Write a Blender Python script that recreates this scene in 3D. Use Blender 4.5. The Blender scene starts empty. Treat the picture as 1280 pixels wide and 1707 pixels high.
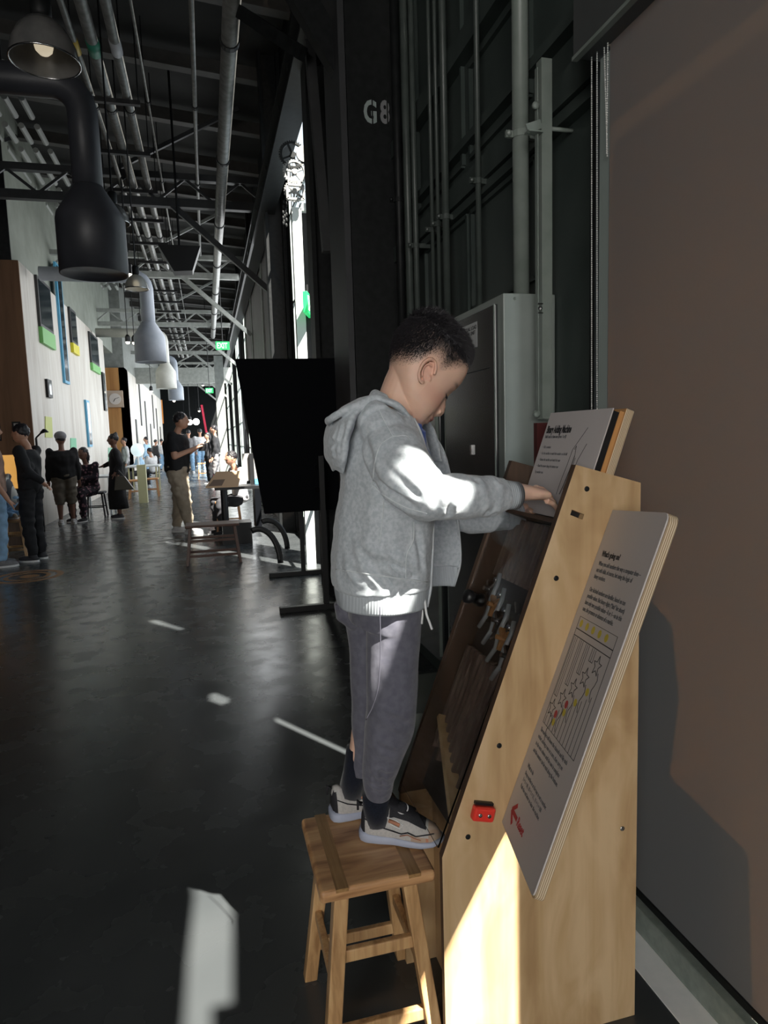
import bpy, bmesh, math, random
import numpy as np
from mathutils import Vector, Matrix, noise
random.seed(7); np.random.seed(7)
scene = bpy.context.scene
COL = scene.collection
PI = math.pi
R = math.radians

# ------------------------------------------------------------------ camera
FPX, CX, CY, CAMH = 1107.0, 640.0, 853.5, 1.45
_Y = Vector(((345-CX)/FPX, (735-CY)/FPX, 1.0)).normalized()
_D = Vector(((930-CX)/FPX, (10500-CY)/FPX, 1.0)); _D = (_D - _D.dot(_Y)*_Y).normalized()
_Z = -_D; _X = _Y.cross(_Z)
RW = Matrix((_X, _Y, _Z))                      # world <- camera (x right, y down, z forward)
cam_d = bpy.data.cameras.new('camera'); cam = bpy.data.objects.new('camera', cam_d); COL.objects.link(cam)
cam_d.sensor_fit = 'VERTICAL'; cam_d.sensor_height = 24.0; cam_d.lens = FPX/1707.0*24.0
cam_d.clip_start = 0.05; cam_d.clip_end = 300
M = (RW @ Matrix(((1,0,0),(0,-1,0),(0,0,-1)))).to_4x4(); M.translation = (0,0,CAMH)
cam.matrix_world = M
scene.camera = cam
CO = Vector((0,0,CAMH))
def at(px, py, x=None, y=None, z=None):
    """point of the place seen at a photo pixel, on a plane of constant x, y or z"""
    d = RW @ Vector(((px-CX)/FPX, (py-CY)/FPX, 1.0))
    t = (x/d.x) if x is not None else (y/d.y) if y is not None else ((z-CAMH)/d.z)
    return CO + d*t

# ------------------------------------------------------------------ colour management, world, sun, daylight
vs = scene.view_settings
vs.view_transform = 'Standard'; vs.look = 'None'; vs.exposure = 0.0; vs.gamma = 1.0
try: vs.use_curve_mapping = False
except Exception: pass
scene.cycles.max_bounces = 8
scene.cycles.use_denoising = True
scene.cycles.sample_clamp_indirect = 4
w = bpy.data.worlds.new('world'); scene.world = w; w.use_nodes = True
bg = w.node_tree.nodes['Background']; bg.inputs[0].default_value = (0.80, 0.92, 1.0, 1); bg.inputs[1].default_value = 1.3
SUN = Vector((-0.51, 0.86, -1.32)).normalized()
ld = bpy.data.lights.new('sun', 'SUN'); ld.energy = 26.0; ld.angle = R(0.6); ld.color = (1.0, 0.955, 0.86)
lo = bpy.data.objects.new('sun', ld); COL.objects.link(lo); lo.location = (6,-8,14)
lo.rotation_euler = SUN.to_track_quat('-Z', 'Y').to_euler()
def area(name, loc, direction, sx, sy, power, color=(1,1,1), spread=180):
    l = bpy.data.lights.new(name, 'AREA'); l.shape = 'RECTANGLE'; l.size = sx; l.size_y = sy; l.energy = power; l.color = color
    l.spread = R(spread)
    o = bpy.data.objects.new(name, l); COL.objects.link(o); o.location = loc
    o.rotation_euler = Vector(direction).to_track_quat('-Z', 'Y').to_euler()
    return o
area('daylight_near_window', (1.45,-1.9,1.75), (-1,0.12,-0.05), 3.0, 2.6, 135, (0.93,0.97,1.0))
area('daylight_from_behind', (-2.2,-4.5,2.2), (0.28,1,-0.10), 3.0, 2.4, 215, (1.0,0.97,0.92))  # added lamp for the light from behind the camera
area('daylight_hall_windows', (1.15,18.0,3.0), (-1,0.0,-0.1), 12.0, 4.5, 520, (0.95,0.98,1.0))
area('daylight_far_windows', (1.15,36.0,3.0), (-1,0.0,-0.05), 20.0, 5.0, 900, (0.95,0.98,1.0))

# ------------------------------------------------------------------ materials
def mat(name, col, rough=0.6, metal=0.0, spec=0.5, emit=None, es=1.0, alpha=None, trans=0.0, coat=0.0):
    m = bpy.data.materials.new(name); m.use_nodes = True
    b = m.node_tree.nodes['Principled BSDF']
    b.inputs['Base Color'].default_value = (*col, 1); b.inputs['Roughness'].default_value = rough
    b.inputs['Metallic'].default_value = metal; b.inputs['Specular IOR Level'].default_value = spec
    b.inputs['Transmission Weight'].default_value = trans; b.inputs['Coat Weight'].default_value = coat
    if emit: b.inputs['Emission Color'].default_value = (*emit, 1); b.inputs['Emission Strength'].default_value = es
    return m
def N(m, t, **kw):
    n = m.node_tree.nodes.new(t)
    for k, v in kw.items():
        if k in n.inputs: n.inputs[k].default_value = v
        else: setattr(n, k, v)
    return n
def L(m, a, b): m.node_tree.links.new(a, b)
def BS(m): return m.node_tree.nodes['Principled BSDF']
def ramp(m, src, stops):
    r = N(m, 'ShaderNodeValToRGB'); e = r.color_ramp.elements
    while len(e) < len(stops): e.new(0.5)
    for i, (p, c) in enumerate(stops): e[i].position = p; e[i].color = (*c, 1)
    L(m, src, r.inputs[0]); return r.outputs[0]
def coords(m, scale=(1,1,1), rot=(0,0,0), loc=(0,0,0)):
    tc = N(m, 'ShaderNodeTexCoord'); mp = N(m, 'ShaderNodeMapping')
    mp.inputs['Scale'].default_value = scale; mp.inputs['Rotation'].default_value = rot; mp.inputs['Location'].default_value = loc
    L(m, tc.outputs['Object'], mp.inputs[0]); return mp.outputs[0]
def noisy(m, c1, c2, scale=8, detail=4, vec=None, dist=0.0, lo_=0.35, hi_=0.65):
    n = N(m, 'ShaderNodeTexNoise', Scale=scale, Detail=detail, Distortion=dist)
    if vec: L(m, vec, n.inputs['Vector'])
    else: L(m, coords(m), n.inputs['Vector'])
    c = ramp(m, n.outputs[0], [(lo_, c1), (hi_, c2)]); L(m, c, BS(m).inputs['Base Color']); return n
def bump(m, src, strength=0.3, dist=0.01):
    b = N(m, 'ShaderNodeBump', Strength=strength, Distance=dist); L(m, src, b.inputs['Height']); L(m, b.outputs[0], BS(m).inputs['Normal'])
def nmat(name, c1, c2, rough=0.6, scale=8, bs=0.0, bd=0.005, vec=(1,1,1), **kw):
    m = mat(name, c1, rough, **kw); v = coords(m, vec); n = noisy(m, c1, c2, scale, 5, v)
    if bs: bump(m, n.outputs[0], bs, bd)
    return m
def wood(name, c1, c2, c3, along='z', fine=60, big=3.0, rough=0.45, bs=0.08):
    """figured wood: long stretched noise along one axis plus slow cloudy figure"""
    m = mat(name, c1, rough); sc = {'x': (0.06,1,1), 'y': (1,0.06,1), 'z': (1,1,0.06)}[along]
    v = coords(m, sc)
    n1 = N(m, 'ShaderNodeTexNoise', Scale=fine, Detail=6, Distortion=0.6); L(m, v, n1.inputs['Vector'])
    n2 = N(m, 'ShaderNodeTexNoise', Scale=big, Detail=3, Distortion=1.5); L(m, coords(m, (1,1,0.35) if along=='z' else (0.35,1,1)), n2.inputs['Vector'])
    mx = N(m, 'ShaderNodeMath', operation='ADD'); m2 = N(m, 'ShaderNodeMath', operation='MULTIPLY'); m2.inputs[1].default_value = 0.55
    L(m, n1.outputs[0], mx.inputs[0]); L(m, n2.outputs[0], mx.inputs[1]); L(m, mx.outputs[0], m2.inputs[0])
    c = ramp(m, m2.outputs[0], [(0.40, c1), (0.54, c2), (0.68, c3)]); L(m, c, BS(m).inputs['Base Color'])
    bump(m, n1.outputs[0], bs, 0.002); return m
def plyedge(name, axis_vec, period=0.0036):
    m = mat(name, (0.62,0.50,0.33), 0.6)
    v = coords(m); d = N(m, 'ShaderNodeVectorMath', operation='DOT_PRODUCT'); d.inputs[1].default_value = axis_vec; L(m, v, d.inputs[0])
    s = N(m, 'ShaderNodeMath', operation='MULTIPLY'); s.inputs[1].default_value = 2*PI/period; L(m, d.outputs['Value'], s.inputs[0])
    q = N(m, 'ShaderNodeMath', operation='SINE'); L(m, s.outputs[0], q.inputs[0])
    c = ramp(m, q.outputs[0], [(0.25, (0.36,0.25,0.14)), (0.6, (0.78,0.68,0.50))]); L(m, c, BS(m).inputs['Base Color']); return m

MT = {}
MT['floor'] = m = mat('polished_dark_concrete', (0.030,0.033,0.034), 0.22, spec=0.5)
v = coords(m); n = N(m, 'ShaderNodeTexNoise', Scale=1.1, Detail=8, Distortion=0.4); L(m, v, n.inputs['Vector'])
L(m, ramp(m, n.outputs[0], [(0.3,(0.040,0.045,0.048)), (0.72,(0.078,0.084,0.086))]), BS(m).inputs['Base Color'])
n2 = N(m, 'ShaderNodeTexNoise', Scale=5, Detail=6); L(m, v, n2.inputs['Vector'])
L(m, ramp(m, n2.outputs[0], [(0.3,(0.20,)*3), (0.7,(0.32,)*3)]), BS(m).inputs['Roughness'])
n3 = N(m, 'ShaderNodeTexNoise', Scale=1.6, Detail=2); L(m, v, n3.inputs['Vector']); bump(m, n3.outputs[0], 0.05, 0.02)
MT['roof'] = nmat('dark_painted_roof_deck', (0.012,0.012,0.011), (0.020,0.020,0.018), 0.8, 3)
MT['steel_dark'] = nmat('dark_grey_painted_steel', (0.008,0.009,0.0095), (0.014,0.0155,0.016), 0.5, 20, spec=0.25)
MT['steel_green'] = nmat('dark_grey_green_painted_steel', (0.040,0.054,0.050), (0.056,0.072,0.066), 0.45, 4, 0.05, 0.01)
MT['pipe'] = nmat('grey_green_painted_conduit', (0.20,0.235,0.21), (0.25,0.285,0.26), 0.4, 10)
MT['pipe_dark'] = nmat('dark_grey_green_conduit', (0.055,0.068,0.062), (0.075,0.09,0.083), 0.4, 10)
MT['galv'] = nmat('galvanised_pipe', (0.16,0.16,0.15), (0.24,0.24,0.23), 0.38, 14, metal=0.4)
MT['black'] = mat('matt_black_metal', (0.006,0.006,0.007), 0.45)
MT['board_black'] = mat('black_board_face', (0.002,0.0025,0.004), 0.7, spec=0.08)
MT['curb'] = nmat('grey_green_sill_paint', (0.20,0.24,0.215), (0.27,0.31,0.28), 0.55, 30, 0.05)
MT['frame_grey'] = mat('pale_grey_green_window_frame', (0.30,0.35,0.33), 0.45)
MT['maple'] = wood('maple_plywood_face', (0.43,0.275,0.135), (0.55,0.375,0.20), (0.66,0.48,0.285), 'z', 15, 9.0, 0.42, 0.04)
MT['maple_dark'] = wood('dark_brown_wood', (0.045,0.026,0.016), (0.07,0.04,0.024), (0.095,0.055,0.034), 'z', 40, 3, 0.5)
MT['oak_x'] = wood('oak_seat_planks', (0.26,0.12,0.05), (0.56,0.31,0.145), (0.70,0.44,0.225), 'x', 42, 8, 0.38, 0.15)
MT['oak_y'] = wood('darker_oak_strip', (0.22,0.115,0.04), (0.34,0.19,0.075), (0.42,0.25,0.11), 'y', 110, 5, 0.38, 0.15)
MT['oak_z'] = wood('oak_legs', (0.32,0.17,0.07), (0.52,0.31,0.14), (0.64,0.42,0.21), 'z', 70, 6, 0.42, 0.12)
MT['plyedge'] = plyedge('layered_plywood_edge', (-0.929,0.0,0.37))
MT['plyedge_y'] = plyedge('layered_plywood_edge_of_side', (0,1,0))
MT['sign_face'] = mat('white_printed_sign_face', (0.56,0.52,0.51), 0.5)
MT['ink'] = mat('black_print', (0.02,0.02,0.022), 0.7)
MT['ink_grey'] = mat('grey_print', (0.12,0.12,0.125), 0.7)
MT['red_print'] = mat('red_print', (0.42,0.03,0.04), 0.6)
MT['yellow_print'] = mat('yellow_print', (0.62,0.50,0.05), 0.6)
MT['red_plastic'] = mat('red_plastic', (0.78,0.045,0.030), 0.3)
MT['chrome'] = mat('bare_metal', (0.55,0.55,0.55), 0.25, metal=1.0)
MT['white'] = mat('white_paint', (0.75,0.76,0.76), 0.5)

# ------------------------------------------------------------------ mesh helpers
class MB:
    def __init__(s): s.bm = bmesh.new(); s.mi = 0
    def _f(s, vs_):
        try: f = s.bm.faces.new(vs_); f.material_index = s.mi; return f
        except ValueError: return None
    def obox(s, c, ax, ay, az):
        """box with centre c and half-extent vectors"""
        c = Vector(c); ax, ay, az = Vector(ax), Vector(ay), Vector(az)
        v = [s.bm.verts.new(c + i*ax + j*ay + k*az) for k in (-1,1) for j in (-1,1) for i in (-1,1)]
        for q in ((0,2,3,1),(4,5,7,6),(0,1,5,4),(2,6,7,3),(0,4,6,2),(1,3,7,5)): s._f([v[i] for i in q])
        return s
    def box(s, x0, x1, y0, y1, z0, z1):
        return s.obox(((x0+x1)/2,(y0+y1)/2,(z0+z1)/2), ((x1-x0)/2,0,0), (0,(y1-y0)/2,0), (0,0,(z1-z0)/2))
    def bar(s, a, b, w_, h_, up=(0,0,1)):
        a, b = Vector(a), Vector(b); d = b-a; u = Vector(up)
        if abs(d.normalized().dot(u)) > 0.98: u = Vector((0,1,0))
        r = d.cross(u).normalized(); u2 = r.cross(d).normalized()
        return s.obox((a+b)/2, d/2, r*w_/2, u2*h_/2)
    def rings(s, rs, caps=True, closed=False):
        vv = [[s.bm.verts.new(p) for p in r] for r in rs]; n = len(vv[0])
        m_ = len(vv) if closed else len(vv)-1
        for i in range(m_):
            a, b = vv[i], vv[(i+1) % len(vv)]
            for j in range(n): s._f([a[j], a[(j+1)%n], b[(j+1)%n], b[j]])
        if caps and not closed:
            s._f(list(reversed(vv[0]))); s._f(vv[-1])
        return s
    def tube(s, pts, rad, n=12, caps=True, flat=None):
        pts = [Vector(p) for p in pts]
        if not hasattr(rad, '__len__'): rad = [rad]*len(pts)
        rs = []; ref = None
        for i, p in enumerate(pts):
            d = (pts[min(i+1, len(pts)-1)] - pts[max(i-1, 0)]).normalized()
            if ref is None:
                ref = Vector((0,0,1)) if abs(d.z) < 0.9 else Vector((0,1,0))
            a = (ref - d*ref.dot(d)).normalized(); b = d.cross(a); ref = a
            r = rad[i]; ra, rb = (r if hasattr(r, '__len__') else (r, r))
            rs.append([p + a*ra*math.cos(2*PI*k/n) + b*rb*math.sin(2*PI*k/n) for k in range(n)])
        return s.rings(rs, caps)
    def lathe(s, prof, o=(0,0,0), ax=(0,0,1), n=24, caps=True):
        o = Vector(o); ax = Vector(ax).normalized(); t = Vector((1,0,0)) if abs(ax.x) < 0.9 else Vector((0,1,0))
        a = (t - ax*t.dot(ax)).normalized(); b = ax.cross(a)
        return s.rings([[o + ax*h_ + a*r*math.cos(2*PI*k/n) + b*r*math.sin(2*PI*k/n) for k in range(n)] for r, h_ in prof], caps)
    def prism(s, poly, ext):
        """planar polygon (3D points) extruded by a vector"""
        ext = Vector(ext); a = [s.bm.verts.new(Vector(p)) for p in poly]; b = [s.bm.verts.new(Vector(p)+ext) for p in poly]
        s._f(list(reversed(a))); s._f(b); n = len(a)
        for i in range(n): s._f([a[i], a[(i+1)%n], b[(i+1)%n], b[i]])
        return s
    def ball(s, c, r, seg=16, rot=None):
        r = r if hasattr(r, '__len__') else (r,r,r); c = Vector(c); rs = []
        nl = max(6, seg//2)
        for i in range(nl+1):
            th = PI*i/nl; th = min(max(th, 0.02), PI-0.02)
            ring = []
            for k in range(seg):
                p = Vector((r[0]*math.sin(th)*math.cos(2*PI*k/seg), r[1]*math.sin(th)*math.sin(2*PI*k/seg), -r[2]*math.cos(th)))
                if rot: p = rot @ p
                ring.append(c+p)
            rs.append(ring)
        return s.rings(rs)
def obj(name, mb, m, parent=None, smooth=False, bevel=0.0, bseg=2):
    bm = mb.bm if isinstance(mb, MB) else mb
    if parent is not None:
        off = Vector(parent.get('_o', (0,0,0)))
        bmesh.ops.translate(bm, verts=bm.verts, vec=-off)
    bmesh.ops.recalc_face_normals(bm, faces=bm.faces)
    me = bpy.data.meshes.new(name); bm.to_mesh(me); bm.free()
    for x in (m if isinstance(m, (list, tuple)) else [m]): me.materials.append(x)
    if smooth:
        for p in me.polygons: p.use_smooth = True
    o = bpy.data.objects.new(name, me); COL.objects.link(o)
    if parent is not None:
        o.parent = parent
        o['_o'] = tuple(Vector(parent.get('_o', (0,0,0))))
    if bevel:
        b = o.modifiers.new('bevel', 'BEVEL'); b.width = bevel; b.segments = bseg; b.limit_method = 'ANGLE'; b.angle_limit = R(40)
    return o
def thing(name, label, cat, loc=(0,0,0), group=None):
    o = bpy.data.objects.new(name, None); COL.objects.link(o); o.location = loc; o['_o'] = tuple(loc); o.empty_display_size = 0.1
    return tag(o, label, cat, group)
def tag(o, label, cat, group=None, kind=None):
    o['label'] = label; o['category'] = cat
    if group: o['group'] = group
    if kind: o['kind'] = kind
    return o
def struct(name, mb, m, label=None, parent=None, **kw):
    o = obj(name, mb, m, parent, **kw); o['kind'] = 'structure'
    if label: o['label'] = label
    return o
def finish():
    for o in bpy.data.objects:
        if '_o' in o: del o['_o']
def textmesh(body, size, o, ax, ay, depth=0.0006, extrude_n=None, bold=0.0, align='LEFT', sx=1.0, shear=0.0):
    """lettering as a mesh laid on a plane: o origin, ax reading direction, ay up; returns bmesh"""
    c = bpy.data.curves.new('t', 'FONT'); c.body = body; c.size = size; c.extrude = depth; c.offset = bold; c.align_x = align; c.shear = shear
    c.resolution_u = 3; c.space_line = 1.0
    t = bpy.data.objects.new('t', c); COL.objects.link(t)
    bpy.context.view_layer.update()
    me = bpy.data.meshes.new_from_object(t.evaluated_get(bpy.context.evaluated_depsgraph_get()))
    bpy.data.objects.remove(t); bpy.data.curves.remove(c)
    bm = bmesh.new(); bm.from_mesh(me); bpy.data.meshes.remove(me)
    ax = Vector(ax).normalized(); ay = Vector(ay).normalized(); az = ax.cross(ay); o = Vector(o)
    for v_ in bm.verts: v_.co = o + ax*v_.co.x*sx + ay*v_.co.y + az*(v_.co.z + depth)
    return bm
def join_bm(bms):
    r = bmesh.new()
    for b in bms:
        me = bpy.data.meshes.new('j'); b.to_mesh(me); b.free(); r.from_mesh(me); bpy.data.meshes.remove(me)
    return r
def solidify_eval(o, mods):
    """apply modifiers [(type, {props})] and return nothing; mesh is replaced"""
    for t, pr in mods:
        m_ = o.modifiers.new('m', t)
        for k, v_ in pr.items(): setattr(m_, k, v_)
    bpy.context.view_layer.update()
    me = bpy.data.meshes.new_from_object(o.evaluated_get(bpy.context.evaluated_depsgraph_get()))
    o.modifiers.clear(); old = o.data; o.data = me
    for p in me.polygons: p.use_smooth = True
    bpy.data.meshes.remove(old)
# ================================================================== THE ROOM
struct('floor', MB().box(-14,1.7,-7,75,-0.2,0), MT['floor'], 'polished dark concrete floor of the long hall')
# roof, falling gently towards the window wall
b = MB(); b.prism([(-14,-7,8.3),(1.7,-7,7.0),(1.7,-7,7.2),(-14,-7,8.5)], (0,82,0)); struct('ceiling', b, MT['roof'])
# back and left enclosure (outside the picture, keeps the hall dark)
struct('wall_back', MB().box(-14,1.7,-7.2,-7,0,8.4), MT['steel_dark'])
struct('wall_left', MB().box(-14.2,-14,-7,75,0,8.6), MT['steel_dark'])
struct('wall_far', MB().box(-14,1.7,75,75.2,0,8.4), MT['steel_dark'])
# floor sill along the window
struct('trim_1', MB().box(1.12,1.60,-6,1.86,0,0.078), MT['curb'], 'grey green painted sill along the foot of the window blind', bevel=0.004)

# ---- outer window wall with made-up openings that shape the sun patches
XO = 1.30
def back(p):
    p = Vector(p); t = (XO - p.x)/(-SUN.x); return p - SUN*t
def holes(polys):
    b = MB()
    for poly in polys:
        q = [back(p) for p in poly]; q = [Vector((XO-0.1, v_.y, v_.z)) for v_ in q]
        b.prism(q, (0.3,0,0))
    return b
def fl(px, py): return at(px, py, z=0.0)
YP = 1.30                     # front face of the near plywood side of the exhibit
def pn(px, py): return at(px, py, y=YP)
H = []
# floor patch beside the stool (opening outlined from the patch, lower edge stepped)
H.append([fl(326,1462), fl(388,1462), fl(386,1672), fl(352,1678), fl(350,1790), fl(300,1790), fl(312,1600)])
# lower part of the plywood side
H.append([pn(838,1390), pn(885,1395), pn(885,1800), pn(670,1800), pn(670,1742)])
# sleeve and chest of the boy, hip and hem
ys = 1.30
def bd(px, py, y=ys): return at(px, py, y=y)
H.append([bd(672,742), bd(702,752), bd(722,792), bd(732,830), bd(706,850), bd(690,828), bd(676,792)])
H.append([bd(606,868,1.37), bd(660,888,1.37), bd(690,925,1.37), bd(668,965,1.37), bd(668,1003,1.37), bd(618,1000,1.37), bd(600,985,1.37), bd(616,950,1.37), bd(610,910,1.37)])
H.append([bd(612,1006,1.40), bd(622,1006,1.40), bd(624,1070,1.40), bd(611,1120,1.40)])
H.append([fl(349,1158), fl(358,1155), fl(382,1165), fl(381,1179), fl(349,1168)])
H.append([bd(580,1006,1.5), bd(588,1006,1.5), bd(604,1048,1.5), bd(590,1048,1.5)])
wall_o = struct('wall_right', MB().box(XO,XO+0.004,-7,1.90,0,8), MT['steel_dark'], 'window wall behind the blind with added openings for the sun patches')
for hp in H:
    co = obj('cut', holes([hp]), MT['black'])
    solidify_eval(wall_o, [('BOOLEAN', {'object': co, 'operation': 'DIFFERENCE', 'solver': 'EXACT'})]); bpy.data.objects.remove(co)
# second cut: everything behind the blind is open glazing (light glow and the slit)
co2 = obj('cut', MB().box(XO-0.1,XO+0.2,0.46,1.63,0.09,3.0), MT['black'])
solidify_eval(wall_o, [('BOOLEAN', {'object': co2, 'operation': 'DIFFERENCE', 'solver': 'EXACT'})])
for p in wall_o.data.polygons: p.use_smooth = False
bpy.data.objects.remove(co2)
# added sun-blocking slab; inner return of the window bay keeps daylight behind the blind
b = MB(); b.prism([(1.305,1.475,2.62),(2.2,-0.035,2.62),(2.2,-0.72,2.62),(1.305,0.79,2.62)], (0,0,0.03)); struct('trim_7', b, MT['steel_dark'], 'unseen slab added outside the window to keep sun off the blind')
struct('wall_return', MB().box(1.16,1.30,0.42,0.455,0.078,2.56), MT['steel_dark'])
struct('trim_2', MB().box(1.13,1.30,0.42,1.86,2.80,2.84), MT['steel_dark'])
struct('trim_5', MB().box(1.035,1.12,-3,1.9,0,0.004), nmat('painted_sunlight_white', (0.90,0.92,0.92),(0.95,0.96,0.96),0.35,30), 'strip of sunlight painted white on the floor along the grey green sill')  # sunlight along the sill, laid on the floor as white colour

# ---- roller blind
m = mat('grey_blind_fabric', (0.20,0.205,0.215), 0.85)
nt = m.node_tree; out = nt.nodes['Material Output']; tr = nt.nodes.new('ShaderNodeBsdfTranslucent'); tr.inputs[0].default_value = (0.34,0.25,0.16,1)
mx = nt.nodes.new('ShaderNodeMixShader'); mx.inputs[0].default_value = 0.20
L(m, BS(m).outputs[0], mx.inputs[1]); L(m, tr.outputs[0], mx.inputs[2]); L(m, mx.outputs[0], out.inputs[0])
wv = N(m, 'ShaderNodeTexNoise', Scale=420, Detail=1); L(m, coords(m, (1,1,0.5)), wv.inputs['Vector']); bump(m, wv.outputs[0], 0.12, 0.001)
MT['blind'] = m
bl = thing('roller_blind', 'large grey roller blind pulled down over the window right of the exhibit', 'blind', (1.15,1.0,0))
obj('blind_fabric', MB().box(1.1495,1.1505,0.42,1.752,0.10,2.56), MT['blind'], bl)
obj('bottom_bar', MB().box(1.143,1.157,0.42,1.738,0.085,0.105), MT['steel_dark'], bl)
b = MB(); b.prism([(1.085,0.42,2.515),(1.235,0.42,2.515),(1.235,0.42,2.80),(1.085,0.42,2.80)], (0,1.42,0)); obj('cassette', b, nmat('grey_blind_cassette', (0.075,0.08,0.08), (0.085,0.09,0.09), 0.4), bl, bevel=0.004)
b = MB().box(1.082,1.10,0.42,1.84,2.508,2.518); obj('cassette_lip', b, MT['pipe'], bl)  # lip's paler colour holds the light reflected along its bottom edge
# unseen, added behind the blind: a shade shape and a warm glow lamp
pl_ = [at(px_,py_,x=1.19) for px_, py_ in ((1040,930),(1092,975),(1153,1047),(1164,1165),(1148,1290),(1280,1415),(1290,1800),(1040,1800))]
struct('trim_6', MB().prism(pl_, (0.004,0,0)), MT['steel_dark'], 'unseen shape added behind the blind to shade its lower left part')
area('added_blind_glow', (2.3,0.75,0.85), (-1,0.22,0.06), 0.09, 0.07, 240, (1.0,0.74,0.52))
# bead chains
bead = mat('white_bead', (0.72,0.72,0.70), 0.35)
def chain(px0, py0, px1, py1, x, nm, label):
    a, c = at(px0,py0,x=x), at(px1,py1,x=x); n_ = int((a-c).length/0.0062); b = MB()
    for i in range(n_+1):
        p = a.lerp(c, i/n_); b.ball(p, 0.0023, 6)
    b.tube([a, c], 0.0007, 5)
    return obj(nm, b, bead, bl, smooth=True)
chain(986,92,986,684,1.135,'bead_chain','')
chain(995,86,995,682,1.135,'bead_chain','')
chain(1007,80,1012,260,1.13,'bead_chain','')
chain(1013,72,1011,255,1.13,'bead_chain','')
# window side frame and reveal
struct('window_frame', MB().box(1.150,1.166,1.748,1.800,0.078,2.50), MT['frame_grey'], 'pale grey green window frame beside the blind')
struct('wall_reveal', MB().box(1.20,1.60,1.90,1.93,0,8), MT['steel_dark'])
# ---- steel wall beyond the window
XW = 1.30
wr = struct('wall_right_panel', MB().box(XW,XW+0.004,1.90,4.6,0,8), MT['steel_green'], 'dark grey green steel wall with conduits')
co = obj('cut', holes([[fl(249,1034), fl(262,1034), fl(282,1041), fl(306,1048), fl(300,1051), fl(276,1044), fl(255,1039)]]), MT['black'])  # opening added to let a small sun patch fall on the floor
solidify_eval(wr, [('BOOLEAN', {'object': co, 'operation': 'DIFFERENCE', 'solver': 'EXACT'})]); bpy.data.objects.remove(co)
for p in wr.data.polygons: p.use_smooth = False
b = MB(); b.box(XW-0.06,XW,1.9,4.6,2.56,2.66); b.box(XW-0.06,XW,1.9,4.6,3.2,3.3)
p1 = at(835,165,x=1.26); p2 = at(835,288,x=1.26)
for p in (p1, p2): b.box(XW-0.045,XW,1.92,4.6,p.z-0.02,p.z+0.02)
struct('trim_3', b, MT['steel_green'], 'horizontal steel rails on the wall')
# diagonal seam plates / recessed frames in the wall between pipes
b = MB()
for y0, y1, z0, z1 in ((2.5,3.1,2.75,3.15),(3.15,3.8,1.9,2.5),(2.45,3.1,2.05,2.5),(3.2,3.9,2.75,4.2)):
    for a_, c_ in (((y0,z0),(y1,z0)),((y1,z0),(y1,z1)),((y1,z1),(y0,z1)),((y0,z1),(y0,z0))):
        b.bar((XW-0.01,a_[0],a_[1]), (XW-0.01,c_[0],c_[1]), 0.02, 0.02, (1,0,0))
struct('trim_4', b, MT['steel_green'])

def vpipe(px, pyref, x, r, z0, z1, m_, label, nm='conduit', clamps=()):
    p = at(px, pyref, x=x)
    t = thing(nm, label, 'pipe', (p.x,p.y,z0), 'conduits on the steel wall')
    z0 = z0
    obj('pipe', MB().tube([(p.x,p.y,z0),(p.x,p.y,z1)], r, 16), m_, t, smooth=True)
    for z in clamps:
        b_ = MB(); b_.tube([(p.x,p.y,z-0.012),(p.x,p.y,z+0.012)], r+0.004, 16); b_.box(p.x-r-0.03,p.x-r,p.y-0.006,p.y+0.006,z-0.012,z+0.012); b_.box(p.x,XW,p.y-0.008,p.y+0.008,z-0.012,z+0.012)
        b_.ball((p.x-r-0.022,p.y-0.01,z), 0.011, 8)
        obj('clamp', b_, m_, t)
    return p
pc = at(868,225,x=1.19)
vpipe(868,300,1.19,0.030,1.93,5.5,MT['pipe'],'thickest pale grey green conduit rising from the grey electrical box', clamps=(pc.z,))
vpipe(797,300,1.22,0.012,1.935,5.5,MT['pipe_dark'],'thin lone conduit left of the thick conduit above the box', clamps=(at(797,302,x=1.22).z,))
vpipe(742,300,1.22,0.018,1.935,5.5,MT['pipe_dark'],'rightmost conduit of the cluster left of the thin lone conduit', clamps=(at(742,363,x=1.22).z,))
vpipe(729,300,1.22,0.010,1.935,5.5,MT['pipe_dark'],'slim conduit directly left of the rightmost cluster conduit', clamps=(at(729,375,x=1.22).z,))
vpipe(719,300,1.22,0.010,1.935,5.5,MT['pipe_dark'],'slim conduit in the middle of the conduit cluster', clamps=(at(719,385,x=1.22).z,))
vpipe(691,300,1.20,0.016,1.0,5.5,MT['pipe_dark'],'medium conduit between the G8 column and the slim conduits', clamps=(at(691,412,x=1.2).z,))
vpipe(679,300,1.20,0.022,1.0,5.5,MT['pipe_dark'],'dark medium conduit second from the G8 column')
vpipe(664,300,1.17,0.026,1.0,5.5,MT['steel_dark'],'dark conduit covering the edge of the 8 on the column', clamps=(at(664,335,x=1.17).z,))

# strut channel with two bolts and rod
p = at(911,300,x=1.20); zt = at(911,97,x=1.20).z; zb = at(911,698,x=1.20).z
t = thing('strut_channel', 'pale upright slotted strut channel between the thick conduit and the blind', 'channel', (p.x,p.y,zb))
b = MB(); W = 0.020
b.box(p.x-W,p.x+W,p.y-0.003,p.y,zb,zt); b.box(p.x-W,p.x-W+0.003,p.y,p.y+0.035,zb,zt); b.box(p.x+W-0.003,p.x+W,p.y,p.y+0.035,zb,zt)
obj('channel', b, MT['pipe'], t)
obj('inner_rail', MB().box(p.x-W-0.014,p.x-W-0.010,p.y+0.002,p.y+0.02,zb+0.02,zt-0.03), MT['pipe'], t)
for py_ in (178, 690):
    z = at(900,py_,x=p.x-W).z
    obj('bolt', MB().lathe([(0.006,0),(0.013,0.002),(0.013,0.012),(0.008,0.016)], (p.x-W-0.02,p.y+0.01,z), (0,-1,0), 10), MT['pipe'], t, smooth=True)
z = at(905,218,x=p.x).z
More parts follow.
